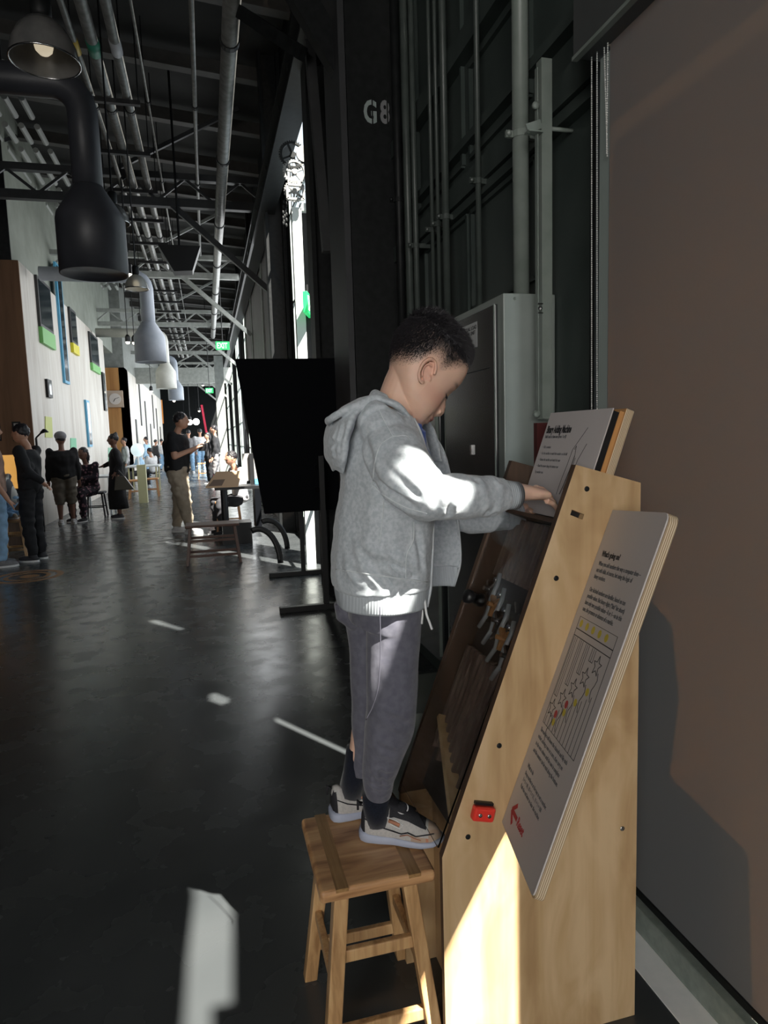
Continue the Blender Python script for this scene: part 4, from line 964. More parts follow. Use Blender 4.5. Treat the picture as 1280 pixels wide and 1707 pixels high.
def hand(b, wr, d, up, side, s=1.0, curl=0.5):
    """wr wrist, d direction of the fingers, up back-of-hand normal, side towards the thumb"""
    d = Vector(d).normalized(); up = Vector(up); up = (up-d*up.dot(d)).normalized(); sd = Vector(side); sd = (sd-d*sd.dot(d)-up*sd.dot(up)).normalized()
    Lp = 0.062*s
    b.tube([wr-d*0.015, wr+d*0.012*s, wr+d*Lp*0.5, wr+d*Lp*0.92, wr+d*(Lp+0.004)], [(0.0165*s,0.020*s),(0.0155*s,0.021*s),(0.0135*s,0.0265*s),(0.0110*s,0.0275*s),(0.006*s,0.020*s)] if abs(up.z)>0.5 else [(0.020*s,0.0165*s),(0.021*s,0.0155*s),(0.0265*s,0.0135*s),(0.0275*s,0.0110*s),(0.020*s,0.006*s)], 16)
    for i, (o_, ln, rr_) in enumerate(((0.0195,0.050,0.0066),(0.0065,0.056,0.0068),(-0.0065,0.052,0.0064),(-0.0190,0.042,0.0058))):
        p = wr+d*(Lp-0.006)+sd*o_*s; pts = [p]; dd = d.copy()
        for k, fr in enumerate((0.45,0.32,0.23)):
            ang = curl*(0.35+0.5*k)*(1+0.12*i); dd = (d*math.cos(ang)-up*math.sin(ang)+sd*0.05*(1.5-i)).normalized(); pts.append(pts[-1]+dd*ln*fr*s)
        b.tube(pts, [rr_*1.05*s, rr_*s, rr_*0.92*s, rr_*0.62*s], 10); b.ball(pts[-1], rr_*0.66*s, 8); b.ball(pts[1], rr_*1.03*s, 8)
    p = wr+d*0.016*s+sd*0.018*s-up*0.004*s; t1 = p+(d*0.55+sd*0.62-up*0.25).normalized()*0.026*s; t2 = t1+(d*0.9+sd*0.12-up*0.35).normalized()*0.022*s; t3 = t2+(d*0.95-sd*0.12-up*0.3).normalized()*0.016*s
    b.tube([p,t1,t2,t3], [0.0095*s,0.0085*s,0.0072*s,0.005*s], 10); b.ball(t3, 0.0052*s, 8)
dn = (Bp(925,827,1.40)-WRN).normalized()
hand(b, WRN, dn, (0.1,-0.55,0.80), (0.1,0.8,0.3), 1.22, 0.38)
hand(b, WRF, (Bp(925,850,1.50)-WRF).normalized(), (0,0.3,0.9), (0,-1,0.2), 0.9, 0.8)
# legs
HN, KN, AN = Bp(655,1010,1.465), Bp(654,1150,1.445), at(629,1345,y=1.50)
HFp, KF, AF = Bp(614,1005,1.57), Bp(618,1150,1.59), at(590,1300,y=1.61)
for a, k_, c in ((HN,KN,AN),(HFp,KF,AF)):
    b.tube([a, a.lerp(k_,0.5), k_], [0.040,0.037,0.033], 16); b.tube([k_, k_.lerp(c,0.4), c], [0.033,0.031,0.022], 16)
body = blobmesh(b, 0.0019, smooth_it=3, smooth_f=0.5)
co, nn = getv(body)
rel = co-np.array(HO); f_ = rel@np.array(HF)/(KZ*1.03); u_ = rel@np.array(HU)/KZ; y_ = rel[:,1]/KZ
skin = np.array((0.74,0.48,0.36)); cols = np.tile(skin, (len(co),1)); nz = np.array([noise.noise(Vector(p)*35) for p in co[:,:]])
cols *= (1+0.06*nz)[:,None]
def mixc(mask, c): 
    global cols
    mask = np.clip(mask,0,1)[:,None]; cols = cols*(1-mask)+np.array(c)*mask
mixc(0.55*np.exp(-((u_+14)/14)**2-((np.abs(y_)-34)/16)**2)*(f_>10), (0.62,0.27,0.20))
mixc(0.9*np.exp(-((u_+39.5)/6.5)**4-(np.abs(y_)/15)**4)*(f_>56), (0.52,0.17,0.16))
mixc(0.9*np.exp(-((u_+40.8)/1.0)**2-(np.abs(y_)/17)**4)*(f_>52), (0.16,0.05,0.05))
mixc(0.28*(np.exp(-((f_+3)/16)**4-((u_-3)/22)**4)*(np.abs(y_)>50)), (0.66,0.26,0.20))
mixc(0.75*np.exp(-((u_-24-2*np.sin(np.abs(y_)/14))/3.2)**2-((np.abs(y_)-22)/13)**4)*(f_>30), (0.10,0.06,0.05))
mixc(0.95*np.exp(-((u_-3.2)/1.5)**2-((np.abs(y_)-22)/10)**4)*(f_>30), (0.03,0.02,0.02))
hf = np.array([-90,-66,-50,-38,-28,-20,-14,-4,6,11,16,31,45,57,62,90]); hu_ = np.array([-18,-17,-15,-12,-6,4,20,25,22,15,18,35,49,57,60,62])
def hairline(f): return np.interp(f, hf, hu_)
hm = (u_-hairline(f_))/26.0
mixc(0.92*np.clip(hm,0,1)*(u_>-30), (0.055,0.047,0.045))
vcol(body, cols)
m = mat('boy_skin', (0.6,0.36,0.25), 0.45, spec=0.4); va = N(m, 'ShaderNodeVertexColor'); va.layer_name = 'skin'; L(m, va.outputs[0], BS(m).inputs['Base Color'])
BS(m).inputs['Subsurface Weight'].default_value = 0.12; BS(m).inputs['Subsurface Radius'].default_value = (0.010,0.004,0.002); BS(m).inputs['Subsurface Scale'].default_value = 0.5
place(body, 'body', m, boy)
# hair: short clipped strands over the skull
random.seed(11); hb = bmesh.new(); cnt = 0
def strand(bm, p, d, ln, w_):
    s1 = d.cross(Vector((0.3,0.5,0.8))).normalized()*w_; s2 = d.cross(s1).normalized()*w_
    v = [bm.verts.new(p+s1), bm.verts.new(p-s1*0.5+s2), bm.verts.new(p-s1*0.5-s2), bm.verts.new(p+d*ln)]
    for q in ((0,1,3),(1,2,3),(2,0,3)): bm.faces.new([v[i] for i in q])
grow_r = []
for i in range(30000):
    u = random.uniform(-16,104); th = random.uniform(-PI, PI)
    if u > 88 and random.random() < 0.35: continue
    x, y = head_pt(u, th); hl_ = hairline(x); 
    k_ = (u-hl_)/30.0
    if k_ < 0 or random.random() > 0.15+k_: continue
    x2, y2 = head_pt(u+1.5, th); gg = 4.0*min(1,max(0,(u-58)/26))*(1-0.7*max(0,math.cos(th))**3); x, y = head_pt(u, th, gg); p = hl(x,u+gg*0.25,y); c = hl(0,35,0); nrm = (p-c).normalized()
    top = min(1.0, max(0.0,(u-hl_)/55.0)); ln = (0.003+0.011*top)*random.uniform(0.7,1.2)
    flow = (HF*0.55 - HU*0.35) if u > 70 else (-HU*0.9+HF*0.15)
    d = (nrm*0.55+flow*0.9+Vector((random.gauss(0,.15),random.gauss(0,.15),random.gauss(0,.15)))).normalized()
    strand(hb, p-nrm*0.0015, d, ln, 0.00055+0.0003*top)
# thicker cap on the crown
cap = MB(); rs = []
for i in range(30):
    u = 108-56*i/29; g_ = 5.0*min(1,(u-52)/34)
    uu = min(u,104)
    rs.append([hl(x, u+(1.0 if u > 90 else 0), y) for x, y in (head_pt(uu, 2*PI*k/72, g_*(1-0.75*max(0,math.cos(2*PI*k/72))**3)-1.0+0.5*math.sin(k*2.3+i*1.1)) for k in range(72))])
cap.rings(rs)
me_ = bpy.data.meshes.new('j'); hb.to_mesh(me_); hb.free(); cap.bm.from_mesh(me_); bpy.data.meshes.remove(me_)
hairm = mat('black_hair', (0.018,0.016,0.019), 0.5, spec=0.5)
hn = N(hairm, 'ShaderNodeTexNoise', Scale=900, Detail=2); L(hairm, coords(hairm, (1,1,0.25)), hn.inputs['Vector']); bump(hairm, hn.outputs[0], 0.5, 0.001)
obj('hair', cap, hairm, boy, smooth=False)
# lashes
b = MB()
for s_ in (-1,1):
    for k in range(9):
        yy = s_*(14+k*1.9); x, _ = head_pt(3.0, 0.0); xx = 55 - ((abs(yy)-8)**2)*0.012
        b.tube([hl(xx-1.5,3.2,yy), hl(xx+3.2,0.8,yy+s_*0.8)], [0.0006,0.0002], 4)
obj('eyelashes', b, hairm, boy)

# ---- hoodie
hood_m = fabric('heather_grey_fleece', (0.42,0.465,0.50), (0.54,0.575,0.61)); rib_f = mat('heather_grey_rib_knit', (0.46,0.50,0.535), 0.9)
wv = N(rib_f, 'ShaderNodeTexWave', Scale=55.0, Distortion=0.4); wv.bands_direction = 'X'; L(rib_f, coords(rib_f, (1,0.6,0)), wv.inputs['Vector']); bump(rib_f, wv.outputs[0], 0.35, 0.0015)
# levels: py, back px, near-flap px, far-flap px, half depth, centre y
HLV = [(684,606,672,690,0.085,1.50),(700,590,690,708,0.125,1.50),(725,577,702,722,0.150,1.50),(760,572,712,740,0.152,1.50),(810,569,721,752,0.146,1.50),(860,563,722,760,0.142,1.50),(915,555,721,766,0.142,1.50),(950,553,719,768,0.140,1.50),(972,556,718,766,0.134,1.50)]
def hring(row, out_=0.0):
    py, pb_, pn_, pf_, h_, yc = row
    xb_ = Bp(pb_,py,yc).x-out_; z = Bp(650,py,yc).z; xn_ = Bp(pn_,py,yc-h_*0.62).x; xf_ = Bp(pf_,py,yc+h_*0.75).x; h_ += out_
    xm = 0.5*xb_+0.5*xn_
    ctrl = [(xn_,yc-h_*0.62,z),(xn_-0.035,yc-h_*0.88,z),(xm,yc-h_,z),(xb_+0.045,yc-h_*0.82,z),(xb_+0.006,yc-h_*0.40,z),(xb_,yc,z),(xb_+0.006,yc+h_*0.40,z),(xb_+0.045,yc+h_*0.82,z),(xm+0.02,yc+h_,z),(xf_-0.04,yc+h_*0.93,z),(xf_,yc+h_*0.75,z)]
    return cr(ctrl, 56)
def shell(b, rows, th_=0.007, nlev=40):
    R0 = [hring(r) for r in rows]; R1 = [hring(r, -th_) for r in rows]
    def interp(RR): 
        cols_ = [cr([r[j] for r in RR], nlev) for j in range(len(RR[0]))]; return [[c[i] for c in cols_] for i in range(nlev)]
    O_, I_ = interp(R0), interp(R1)
    b.rings([o_+list(reversed(i_)) for o_, i_ in zip(O_, I_)])
b = MB(); shell(b, HLV)
def slv(b, pts, rad): b.tube(cr(pts, 30), [float(np.interp(i/29, np.linspace(0,1,len(rad)), rad)) for i in range(30)], 28)
slv(b, [Bp(640,722,1.43), Bp(656,752,1.385), Bp(684,798,1.325), Bp(720,828,1.295), Bp(772,829,1.305), Bp(812,826,1.335), Bp(838,825,1.35)], [0.050,0.064,0.061,0.053,0.047,0.044,0.036])
slv(b, [Bp(640,722,1.57), Bp(660,755,1.62), Bp(695,810,1.66), Bp(740,850,1.665), Bp(800,862,1.63), Bp(850,862,1.60)], [0.050,0.062,0.056,0.048,0.044,0.038])
b.ball(Bp(640,715,1.41), (0.055,0.05,0.045), 16); b.ball(Bp(640,715,1.59), (0.055,0.05,0.045), 16)
# yoke from shoulder to shoulder behind the neck
b.tube([Bp(630,705,1.40), Bp(618,693,1.45), Bp(612,690,1.50), Bp(618,693,1.55), Bp(630,705,1.60)], [0.040,0.042,0.040,0.042,0.040], 20)
hd_ = blobmesh(b, 0.0032, smooth_it=6, smooth_f=0.6)
def P3(px, py, y): return tuple(Bp(px,py,y))
folds(hd_, [
 (P3(588,755,1.36),P3(622,850,1.35),0.010,0.0096),(P3(576,800,1.38),P3(612,880,1.36),0.009,0.0096),(P3(600,730,1.38),P3(640,790,1.34),0.011,0.0080),
 (P3(622,800,1.33),P3(700,852,1.25),0.010,0.0112),(P3(640,770,1.32),P3(706,840,1.24),0.009,0.0080),(P3(700,760,1.28),P3(735,812,1.25),0.008,0.0096),
 (P3(735,795,1.26),P3(748,858,1.25),0.007,0.0096),(P3(760,798,1.26),P3(742,845,1.25),0.006,0.0080),(P3(790,800,1.28),P3(812,860,1.29),0.006,0.0064),(P3(828,800,1.31),P3(818,860,1.31),0.006,0.0096),
 (P3(620,930,1.36),P3(690,960,1.37),0.010,0.0096),(P3(585,900,1.38),P3(650,975,1.36),0.011,0.0096),(P3(560,930,1.42),P3(600,965,1.38),0.008,0.0080),(P3(640,880,1.35),P3(665,960,1.35),0.010,0.0064),
 (P3(690,880,1.37),P3(700,960,1.38),0.007,0.0064),(P3(740,800,1.60),P3(750,960,1.60),0.010,0.0064)])
wobble(hd_, 14, 0.006, 3, (1,1,0.6)); wobble(hd_, 26, 0.0025, 7); wobble(hd_, 45, 0.0012, 9)
place(hd_, 'hoodie', hood_m, boy)
# hem rib
b = MB(); shell(b, [(968,560,716,762,0.132,1.50),(976,560,716,762,0.131,1.50),(990,562,714,760,0.129,1.50),(1003,565,712,757,0.126,1.50)], 0.006, 12)
obj('hem_band', b, rib_f, boy, smooth=True)
b = MB(); b.tube([Bp(826,825,1.345), Bp(836,825,1.35), Bp(848,825.5,1.355), Bp(860,826,1.36), Bp(861,826,1.36)], [0.036,0.0345,0.0325,0.0315,0.029], 28); obj('cuff', b, rib_f, boy, smooth=True)
b = MB(); b.tube([Bp(845,862,1.60), Bp(858,860,1.598), Bp(874,857,1.59)], [0.036,0.033,0.030], 24); obj('cuff', b, rib_f, boy, smooth=True)
# hood hanging behind plus collar round the neck
b = MB()
path = cr([Bp(632,668), Bp(606,674), Bp(578,692), Bp(563,722), Bp(559,755), Bp(562,780)], 22)
wd = np.interp(np.linspace(0,1,22), [0,0.2,0.5,0.8,1], [0.070,0.095,0.110,0.095,0.060]); tk = np.interp(np.linspace(0,1,22), [0,0.25,0.6,0.85,1], [0.012,0.017,0.024,0.019,0.008])
rs = []
for i, p in enumerate(path):
    d = (path[min(i+1,21)]-path[max(i-1,0)]).normalized(); n_ = d.cross(Vector((0,1,0))).normalized()
    rs.append([p + Vector((0,1,0))*wd[i]*math.cos(2*PI*k/36) + n_*tk[i]*math.sin(2*PI*k/36) + d*0.012*abs(math.cos(2*PI*k/36))**2 for k in range(36)])
b.rings(rs)
# flaring upper edge of the hood
b.tube(cr([Bp(652,672,1.42), Bp(625,664,1.42), Bp(590,677,1.41), Bp(552,697,1.435), Bp(547,703,1.50), Bp(552,697,1.565), Bp(590,677,1.59), Bp(625,664,1.58), Bp(652,672,1.58)], 50), 0.0085, 10)
b.tube([Bp(560,700,1.50), Bp(585,690,1.50), Bp(612,682,1.50)], [(0.010,0.06),(0.012,0.075),(0.012,0.06)], 16)
# collar strip down to the zip on both sides
b.tube(cr([Bp(628,664,1.43), Bp(654,672,1.415), Bp(675,688,1.425), Bp(689,712,1.435), Bp(698,742,1.445), Bp(704,770,1.44)], 30), [(0.0075,0.018)]*12+[(0.006,0.016)]*18, 14)
b.tube(cr([Bp(628,664,1.57), Bp(654,668,1.585), Bp(685,684,1.59), Bp(708,704,1.60), Bp(722,735,1.60), Bp(730,770,1.60)], 30), [(0.0085,0.022)]*30, 14)
b.tube(cr([Bp(640,667,1.43), Bp(628,660,1.465), Bp(624,659,1.50), Bp(628,660,1.535), Bp(640,667,1.57)], 20), 0.013, 14)
hd2 = blobmesh(b, 0.0028, smooth_it=5)
folds(hd2, [(P3(560,715,1.42),P3(556,775,1.42),0.007,0.005),(P3(572,700,1.40),P3(566,770,1.41),0.006,0.004),(P3(548,735,1.46),P3(566,742,1.41),0.006,0.005),(P3(552,765,1.46),P3(570,768,1.42),0.006,0.004)])
wobble(hd2, 30, 0.003, 5)
place(hd2, 'hood', hood_m, boy)
seam_m = mat('pale_seam_thread', (0.62,0.66,0.68), 0.8)
def seam(pts, nm='seam', r=0.0011, m_=None, n_=40):
    """stitched line draped onto the hoodie from the side"""
    P = cr(pts, n_); dg = bpy.context.evaluated_depsgraph_get(); out_ = []
    for p in P:
        d_ = (p-CO).normalized(); loc = None
        for tgt in (hd_,):
            o_ = Vector(tgt.parent['_o']); ok, h_, n2, _ = tgt.ray_cast(CO-o_, d_)
            if ok: loc = h_+o_ - d_*0.0004
        out_.append(loc if loc is not None else p)
    return obj(nm, MB().tube(out_, r, 6), m_ or seam_m, boy, smooth=True)
bpy.context.view_layer.update()
seam([Bp(655,727,1.33), Bp(634,742,1.33), Bp(625,770,1.33), Bp(621,805,1.33)]); seam([Bp(655,727,1.33), Bp(675,726,1.3), Bp(682,731,1.3)]); seam([Bp(631,680,1.38), Bp(640,700,1.36), Bp(655,727,1.33)])
seam([Bp(621,808,1.35), Bp(640,826,1.3), Bp(676,846,1.3), Bp(712,856,1.3)], r=0.0014); seam([Bp(640,832,1.36), Bp(637,870,1.36), Bp(633,905,1.36)]); seam([Bp(690,870,1.4), Bp(689,900,1.4), Bp(678,925,1.4), Bp(676,966,1.4)]); seam([Bp(560,949,1.45), Bp(600,955,1.4), Bp(650,962,1.37), Bp(712,970,1.4)], r=0.0016)
# zip edges
zipm = mat('pale_zip_tape', (0.50,0.53,0.56), 0.7)
R0 = [hring(r) for r in HLV[1:]]
obj('zip_edge', MB().tube(cr([r[0] for r in R0]+[hring((1003,565,712,757,0.126,1.50))[0]], 40), (0.003), 8), zipm, boy, smooth=True)
obj('zip_edge', MB().tube(cr([r[-1] for r in R0]+[hring((1003,565,712,757,0.126,1.50))[-1]], 40), (0.003), 8), zipm, boy, smooth=True)
# shirt
sh = fabric('blue_print_tee', (0.03,0.09,0.45), (0.05,0.16,0.60), mottle=30)
b = MB(); b.tube(cr([Bp(676,706), Bp(676,735), Bp(678,800), Bp(672,900), Bp(668,985)], 24), [(0.045,0.038)]*3+[(0.075,0.045)]*5+[(0.09,0.050)]*16, 28)
tee = blobmesh(b, 0.004, smooth_it=3); wobble(tee, 30, 0.003); place(tee, 'tshirt', sh, boy)
tb_ = MB(); tb_.tube([Bp(690,704,1.47), Bp(700,725,1.47), Bp(707,752,1.46)], (0.006), 8); obj('shirt_trim', tb_, mat('pale_blue_print', (0.45,0.55,0.75), 0.8), boy, smooth=True)

# ---- trousers
trm = fabric('purple_grey_jersey', (0.105,0.105,0.135), (0.135,0.135,0.168), mottle=60)
b = MB()
b.tube(cr([Bp(642,975,1.50), Bp(641,1000,1.50), Bp(640,1030,1.505)], 8), [(0.115,0.085)]*8, 32)
def leg(rows, y_):
    pts, rad = [], []
    for py, a, c, yy in rows:
        A_, C_ = Bp(a,py,yy), Bp(c,py,yy); pts.append((A_+C_)/2); rad.append((C_.x-A_.x)/2)
    P = cr(pts, 40); rr_ = np.interp(np.linspace(0,1,40), np.linspace(0,1,len(rad)), rad)
    rs = [[p+Vector((r*math.cos(2*PI*k/32), max(r*0.92,0.03)*math.sin(2*PI*k/32), 0)) for k in range(32)] for p, r in zip(P, rr_)]
    b.rings(rs)
leg([(1000,606,706,1.455),(1050,611,699,1.45),(1100,611,697,1.445),(1150,611,695,1.44),(1200,609,691,1.445),(1235,607,684,1.455),(1270,605,670,1.465),(1300,605,658,1.475),(1318,608,655,1.48),(1330,613,651,1.485)], 0)
leg([(1000,568,646,1.57),(1050,578,648,1.585),(1100,583,652,1.59),(1150,585,654,1.59),(1200,586,650,1.595),(1240,586,642,1.60),(1272,585,630,1.60),(1290,588,622,1.60)], 0)
b.tube([Bp(576,1000,1.56), Bp(582,1025,1.56), Bp(592,1046,1.555)], [0.03,0.034,0.014], 14)
tr_ = blobmesh(b, 0.0034, smooth_it=5)
folds(tr_, [(P3(612,1105,1.38),P3(690,1150,1.37),0.010,0.0035),(P3(610,1180,1.38),P3(680,1215,1.38),0.010,0.005),(P3(640,1190,1.37),P3(690,1215,1.40),0.008,0.004),(P3(606,1235,1.40),P3(668,1262,1.40),0.008,0.004),(P3(606,1285,1.42),P3(660,1295,1.42),0.006,0.005),(P3(608,1305,1.44),P3(655,1312,1.44),0.004,0.004),(P3(640,1015,1.38),P3(655,1100,1.37),0.012,0.003),(P3(620,1275,1.42),P3(625,1325,1.44),0.005,0.004),(P3(636,1280,1.42),P3(640,1325,1.44),0.005,0.004),(P3(590,1100,1.54),P3(600,1200,1.54),0.008,0.004)])
wobble(tr_, 18, 0.003, 4, (1,1,0.7)); place(tr_, 'trousers', trm, boy)
b = MB()
obj('drawstring', MB().tube(cr([Bp(707,996,1.41), Bp(709,1010,1.40), Bp(711,1024,1.40), Bp(716,1038,1.40), Bp(720,1049,1.40)], 16), 0.0028, 8), MT['white'], boy, smooth=True)
obj('drawstring', MB().tube(cr([Bp(705,998,1.42), Bp(703,1012,1.42), Bp(704,1024,1.42), Bp(703,1040,1.42)], 12), 0.0026, 8), MT['white'], boy, smooth=True)
# seam down the trouser leg
pts = [Bp(633,1012,1.36), Bp(634,1080,1.36), Bp(631,1140,1.36), Bp(622,1175,1.37), Bp(610,1200,1.38)]
obj('trouser_seam', MB().tube([p for p in cr(pts, 30)], 0.0012, 6), mat('dark_seam', (0.06,0.06,0.08), 0.8), boy, smooth=True)
# socks
sk = fabric('navy_sock', (0.006,0.008,0.016), (0.010,0.013,0.024), mottle=200)
obj('sock', MB().tube([at(626,1322,y=1.49), at(628,1345,y=1.50), at(632,1368,y=1.50)], [0.033,0.034,0.036], 18), sk, boy, smooth=True)
obj('sock', MB().tube([at(597,1245,y=1.61), at(593,1285,y=1.615), at(586,1322,y=1.62)], [0.030,0.033,0.036], 18), sk, boy, smooth=True)
# shoes
sole_m = mat('lavender_grey_sole', (0.40,0.44,0.56), 0.5); up_m = nmat('grey_beige_shoe_upper', (0.42,0.41,0.40),(0.50,0.48,0.46),0.7,200,0.3,0.0008); blk_m = nmat('black_mesh_fabric', (0.010,0.010,0.014),(0.02,0.02,0.026),0.8,500,0.4,0.0008)
org_m = mat('dull_orange_panel', (0.45,0.20,0.12), 0.6); tan_m = mat('tan_toe_panel', (0.42,0.31,0.23), 0.65)
def shoe(heel, toe, side):
    """side = -1: outer side faces the camera"""
    heel = Vector(heel); toe = Vector(toe); d = (toe-heel); Ls = d.length; d.normalize(); up = Vector((0,0,1)); sd = d.cross(up).normalized()
    sh_ = {}
    X = [0.0,0.03,0.10,0.25,0.42,0.60,0.75,0.88,0.96,1.0]; W = [0.016,0.026,0.033,0.034,0.032,0.038,0.040,0.034,0.022,0.008]
    Hs = [0.030,0.032,0.032,0.029,0.026,0.024,0.022,0.021,0.020,0.018]; Bt_ = [0.005,0.001,0,0,0,0,0.001,0.004,0.008,0.012]
    Hu = [0.070,0.090,0.092,0.076,0.090,0.082,0.064,0.050,0.038,0.024]
    xs = np.linspace(0,1,34)
    rs = []
    for x in xs:
        w_, h_, b_ = np.interp(x,X,W), np.interp(x,X,Hs), np.interp(x,X,Bt_)
        rs.append([heel+d*(x*Ls)+sd*(w_*1.05*(abs(math.cos(a))**0.6)*(1 if math.cos(a)>0 else -1))+up*((h_+b_)/2+(h_-b_)/2*(abs(math.sin(a))**0.5)*(1 if math.sin(a)>0 else -1)) for a in [2*PI*k/24 for k in range(24)]])
    s1 = obj('shoe_sole', MB().rings(rs), sole_m, boy, smooth=True)
    rs = []
    for x in xs:
        w_, h_, hu = np.interp(x,X,W), np.interp(x,X,Hs)-0.006, np.interp(x,X,Hu); ring_ = []
        for k in range(28):
            a = 2*PI*k/28; c, s_ = math.cos(a), math.sin(a)
            ww = w_*0.96*(1-0.40*max(0,s_)**1.5); ring_.append(heel+d*(0.006+x*(Ls-0.012))+sd*(ww*abs(c)**0.8*(1 if c>0 else -1))+up*(h_+(hu-h_)*max(0,s_)**0.75-(0.004*max(0,-s_))))
        rs.append(ring_)
    u1 = MB().rings(rs)
    upo = obj('shoe_upper', u1, [up_m, blk_m, tan_m, org_m], boy, smooth=True)
    off = Vector(boy['_o'])
    for pl in upo.data.polygons:
        r_ = pl.center+off-heel; x = r_.dot(d)/Ls; z = r_.z; h_ = np.interp(x,X,Hs); hu = np.interp(x,X,Hu); k_ = (z-h_)/(hu-h_+1e-6)
        if x < 0.10 and k_ < 0.75: pl.material_index = 1
        elif 0.36 < x < 0.80 and k_ > 0.62: pl.material_index = 1
        elif x > 0.84: pl.material_index = 2
        elif 0.62 < x <= 0.84 and k_ < 0.30: pl.material_index = 3 if int(x*50)%5 == 0 else 2
    # overlay stripes on both sides
    for s_ in (-1,1):
        def ss(x, z, o_=0.0015):
            w_ = np.interp(x,X,W); h_ = np.interp(x,X,Hs)-0.006; hu = np.interp(x,X,Hu); sn = min(1,max(0,(z-h_)/(hu-h_)))**(1/0.75); cs = math.sqrt(max(0,1-sn*sn)); ww = w_*0.96*(1-0.40*sn**1.5)
            return heel+d*(0.006+x*(Ls-0.012))+sd*s_*(ww*cs**0.8+o_)+up*z
        obj('shoe_stripe', MB().tube([ss(x,z) for x, z in ((0.06,0.062),(0.20,0.050),(0.40,0.040),(0.52,0.036),(0.60,0.041),(0.70,0.034),(0.84,0.036),(0.92,0.034))], 0.0016, 6), blk_m, boy, smooth=True)
        obj('shoe_stripe', MB().tube([ss(x,z) for x, z in ((0.50,0.030),(0.60,0.036),(0.68,0.029),(0.76,0.026))], 0.0013, 6), org_m, boy, smooth=True)
        obj('shoe_eyelet', MB().tube([ss(0.36,0.062,0.002), ss(0.42,0.060,0.002), ss(0.50,0.055,0.002)], (0.0045), 8), org_m, boy, smooth=True)
        obj('shoe_eyelet_rim', MB().tube([ss(0.34,0.068,0.001), ss(0.38,0.056,0.002), ss(0.50,0.048,0.002), ss(0.54,0.055,0.002), ss(0.46,0.063,0.002), ss(0.34,0.068,0.001)], 0.0012, 6), MT['white'], boy, smooth=True)
        obj('heel_loop', MB().tube([heel+d*0.006+sd*s_*0.006+up*0.085, heel-d*0.004+up*0.094, heel-d*0.004+up*0.070], 0.003, 6), blk_m, boy, smooth=True)
    q = heel+d*(0.55*Ls)+up*(0.087)
    obj('shoe_tongue', MB().tube([heel+d*(0.36*Ls)+up*0.100, heel+d*(0.46*Ls)+up*0.088, heel+d*(0.66*Ls)+up*0.072], [(0.006,0.022),(0.008,0.022),(0.006,0.02)], 14), blk_m, boy, smooth=True)
    dn_ = (up*0.75 - sd*side*0.5 + d*0.35).normalized() if side else up
    obj('lace_dial', MB().lathe([(0.012,0),(0.012,0.006),(0.009,0.009),(0.003,0.009)], q-d*0.006+sd*0.008, (up*0.8+sd*0.55).normalized(), 20), blk_m, boy, smooth=True)
    obj('dial_ring', MB().tube([q-d*0.006+sd*0.008+(d*math.cos(a)+(up*0.55-sd*0.8).normalized()*math.sin(a))*0.0135 for a in [2*PI*k/20 for k in range(21)]], 0.0016, 6, caps=False), MT['white'], boy, smooth=True)
hN, tN = at(600,1388,z=0.462), at(738,1408,z=0.462)
shoe((0.312,1.520,0.462), (0.502,1.432,0.462), 1)
shoe((0.252,1.615,0.462), (0.440,1.625,0.462), 1)
# ================================================================== OTHER PEOPLE
skin_m = mat('warm_skin', (0.50,0.27,0.18), 0.5); skin_d = mat('deep_skin', (0.20,0.10,0.07), 0.5)
def cloth(n_, c, r=0.85): return nmat(n_, c, tuple(min(1,x*1.25+0.003) for x in c), r, 14)
blackc = cloth('black_cotton', (0.006,0.006,0.008)); khaki = cloth('khaki_twill', (0.30,0.25,0.19)); whitec = cloth('white_cotton', (0.55,0.55,0.56)); jeans = cloth('pale_blue_denim', (0.22,0.36,0.52)); greyc = cloth('grey_cotton', (0.17,0.165,0.17)); darkc = cloth('charcoal_cotton', (0.03,0.03,0.035)); lblue = cloth('light_blue_jacket', (0.35,0.52,0.68)); tanc = cloth('tan_shirt', (0.42,0.26,0.20)); brownc = cloth('olive_shorts', (0.12,0.105,0.085))
floral = mat('dark_floral_print', (0.03,0.015,0.03), 0.85)
_v = N(floral, 'ShaderNodeTexVoronoi', Scale=16.0); L(floral, coords(floral), _v.inputs['Vector']); L(floral, ramp(floral, _v.outputs['Distance'], [(0.25,(0.30,0.16,0.20)),(0.42,(0.012,0.008,0.016))]), BS(floral).inputs['Base Color'])
STAND = dict(head=(0.015,0,0.925), neck=(0,0,0.83), chest=(0,0,0.74), pelvis=(0,0,0.53), sl=(0,0.115,0.80), sr=(0,-0.115,0.80), el=(-0.02,0.145,0.63), er=(-0.02,-0.145,0.63), wl=(0.03,0.15,0.48), wr=(0.03,-0.15,0.48), hl=(0.0,0.052,0.52), hr=(0.0,-0.052,0.52), kl=(0.012,0.058,0.285), kr=(0.012,-0.058,0.285), al=(-0.005,0.062,0.045), ar=(-0.005,-0.062,0.045))
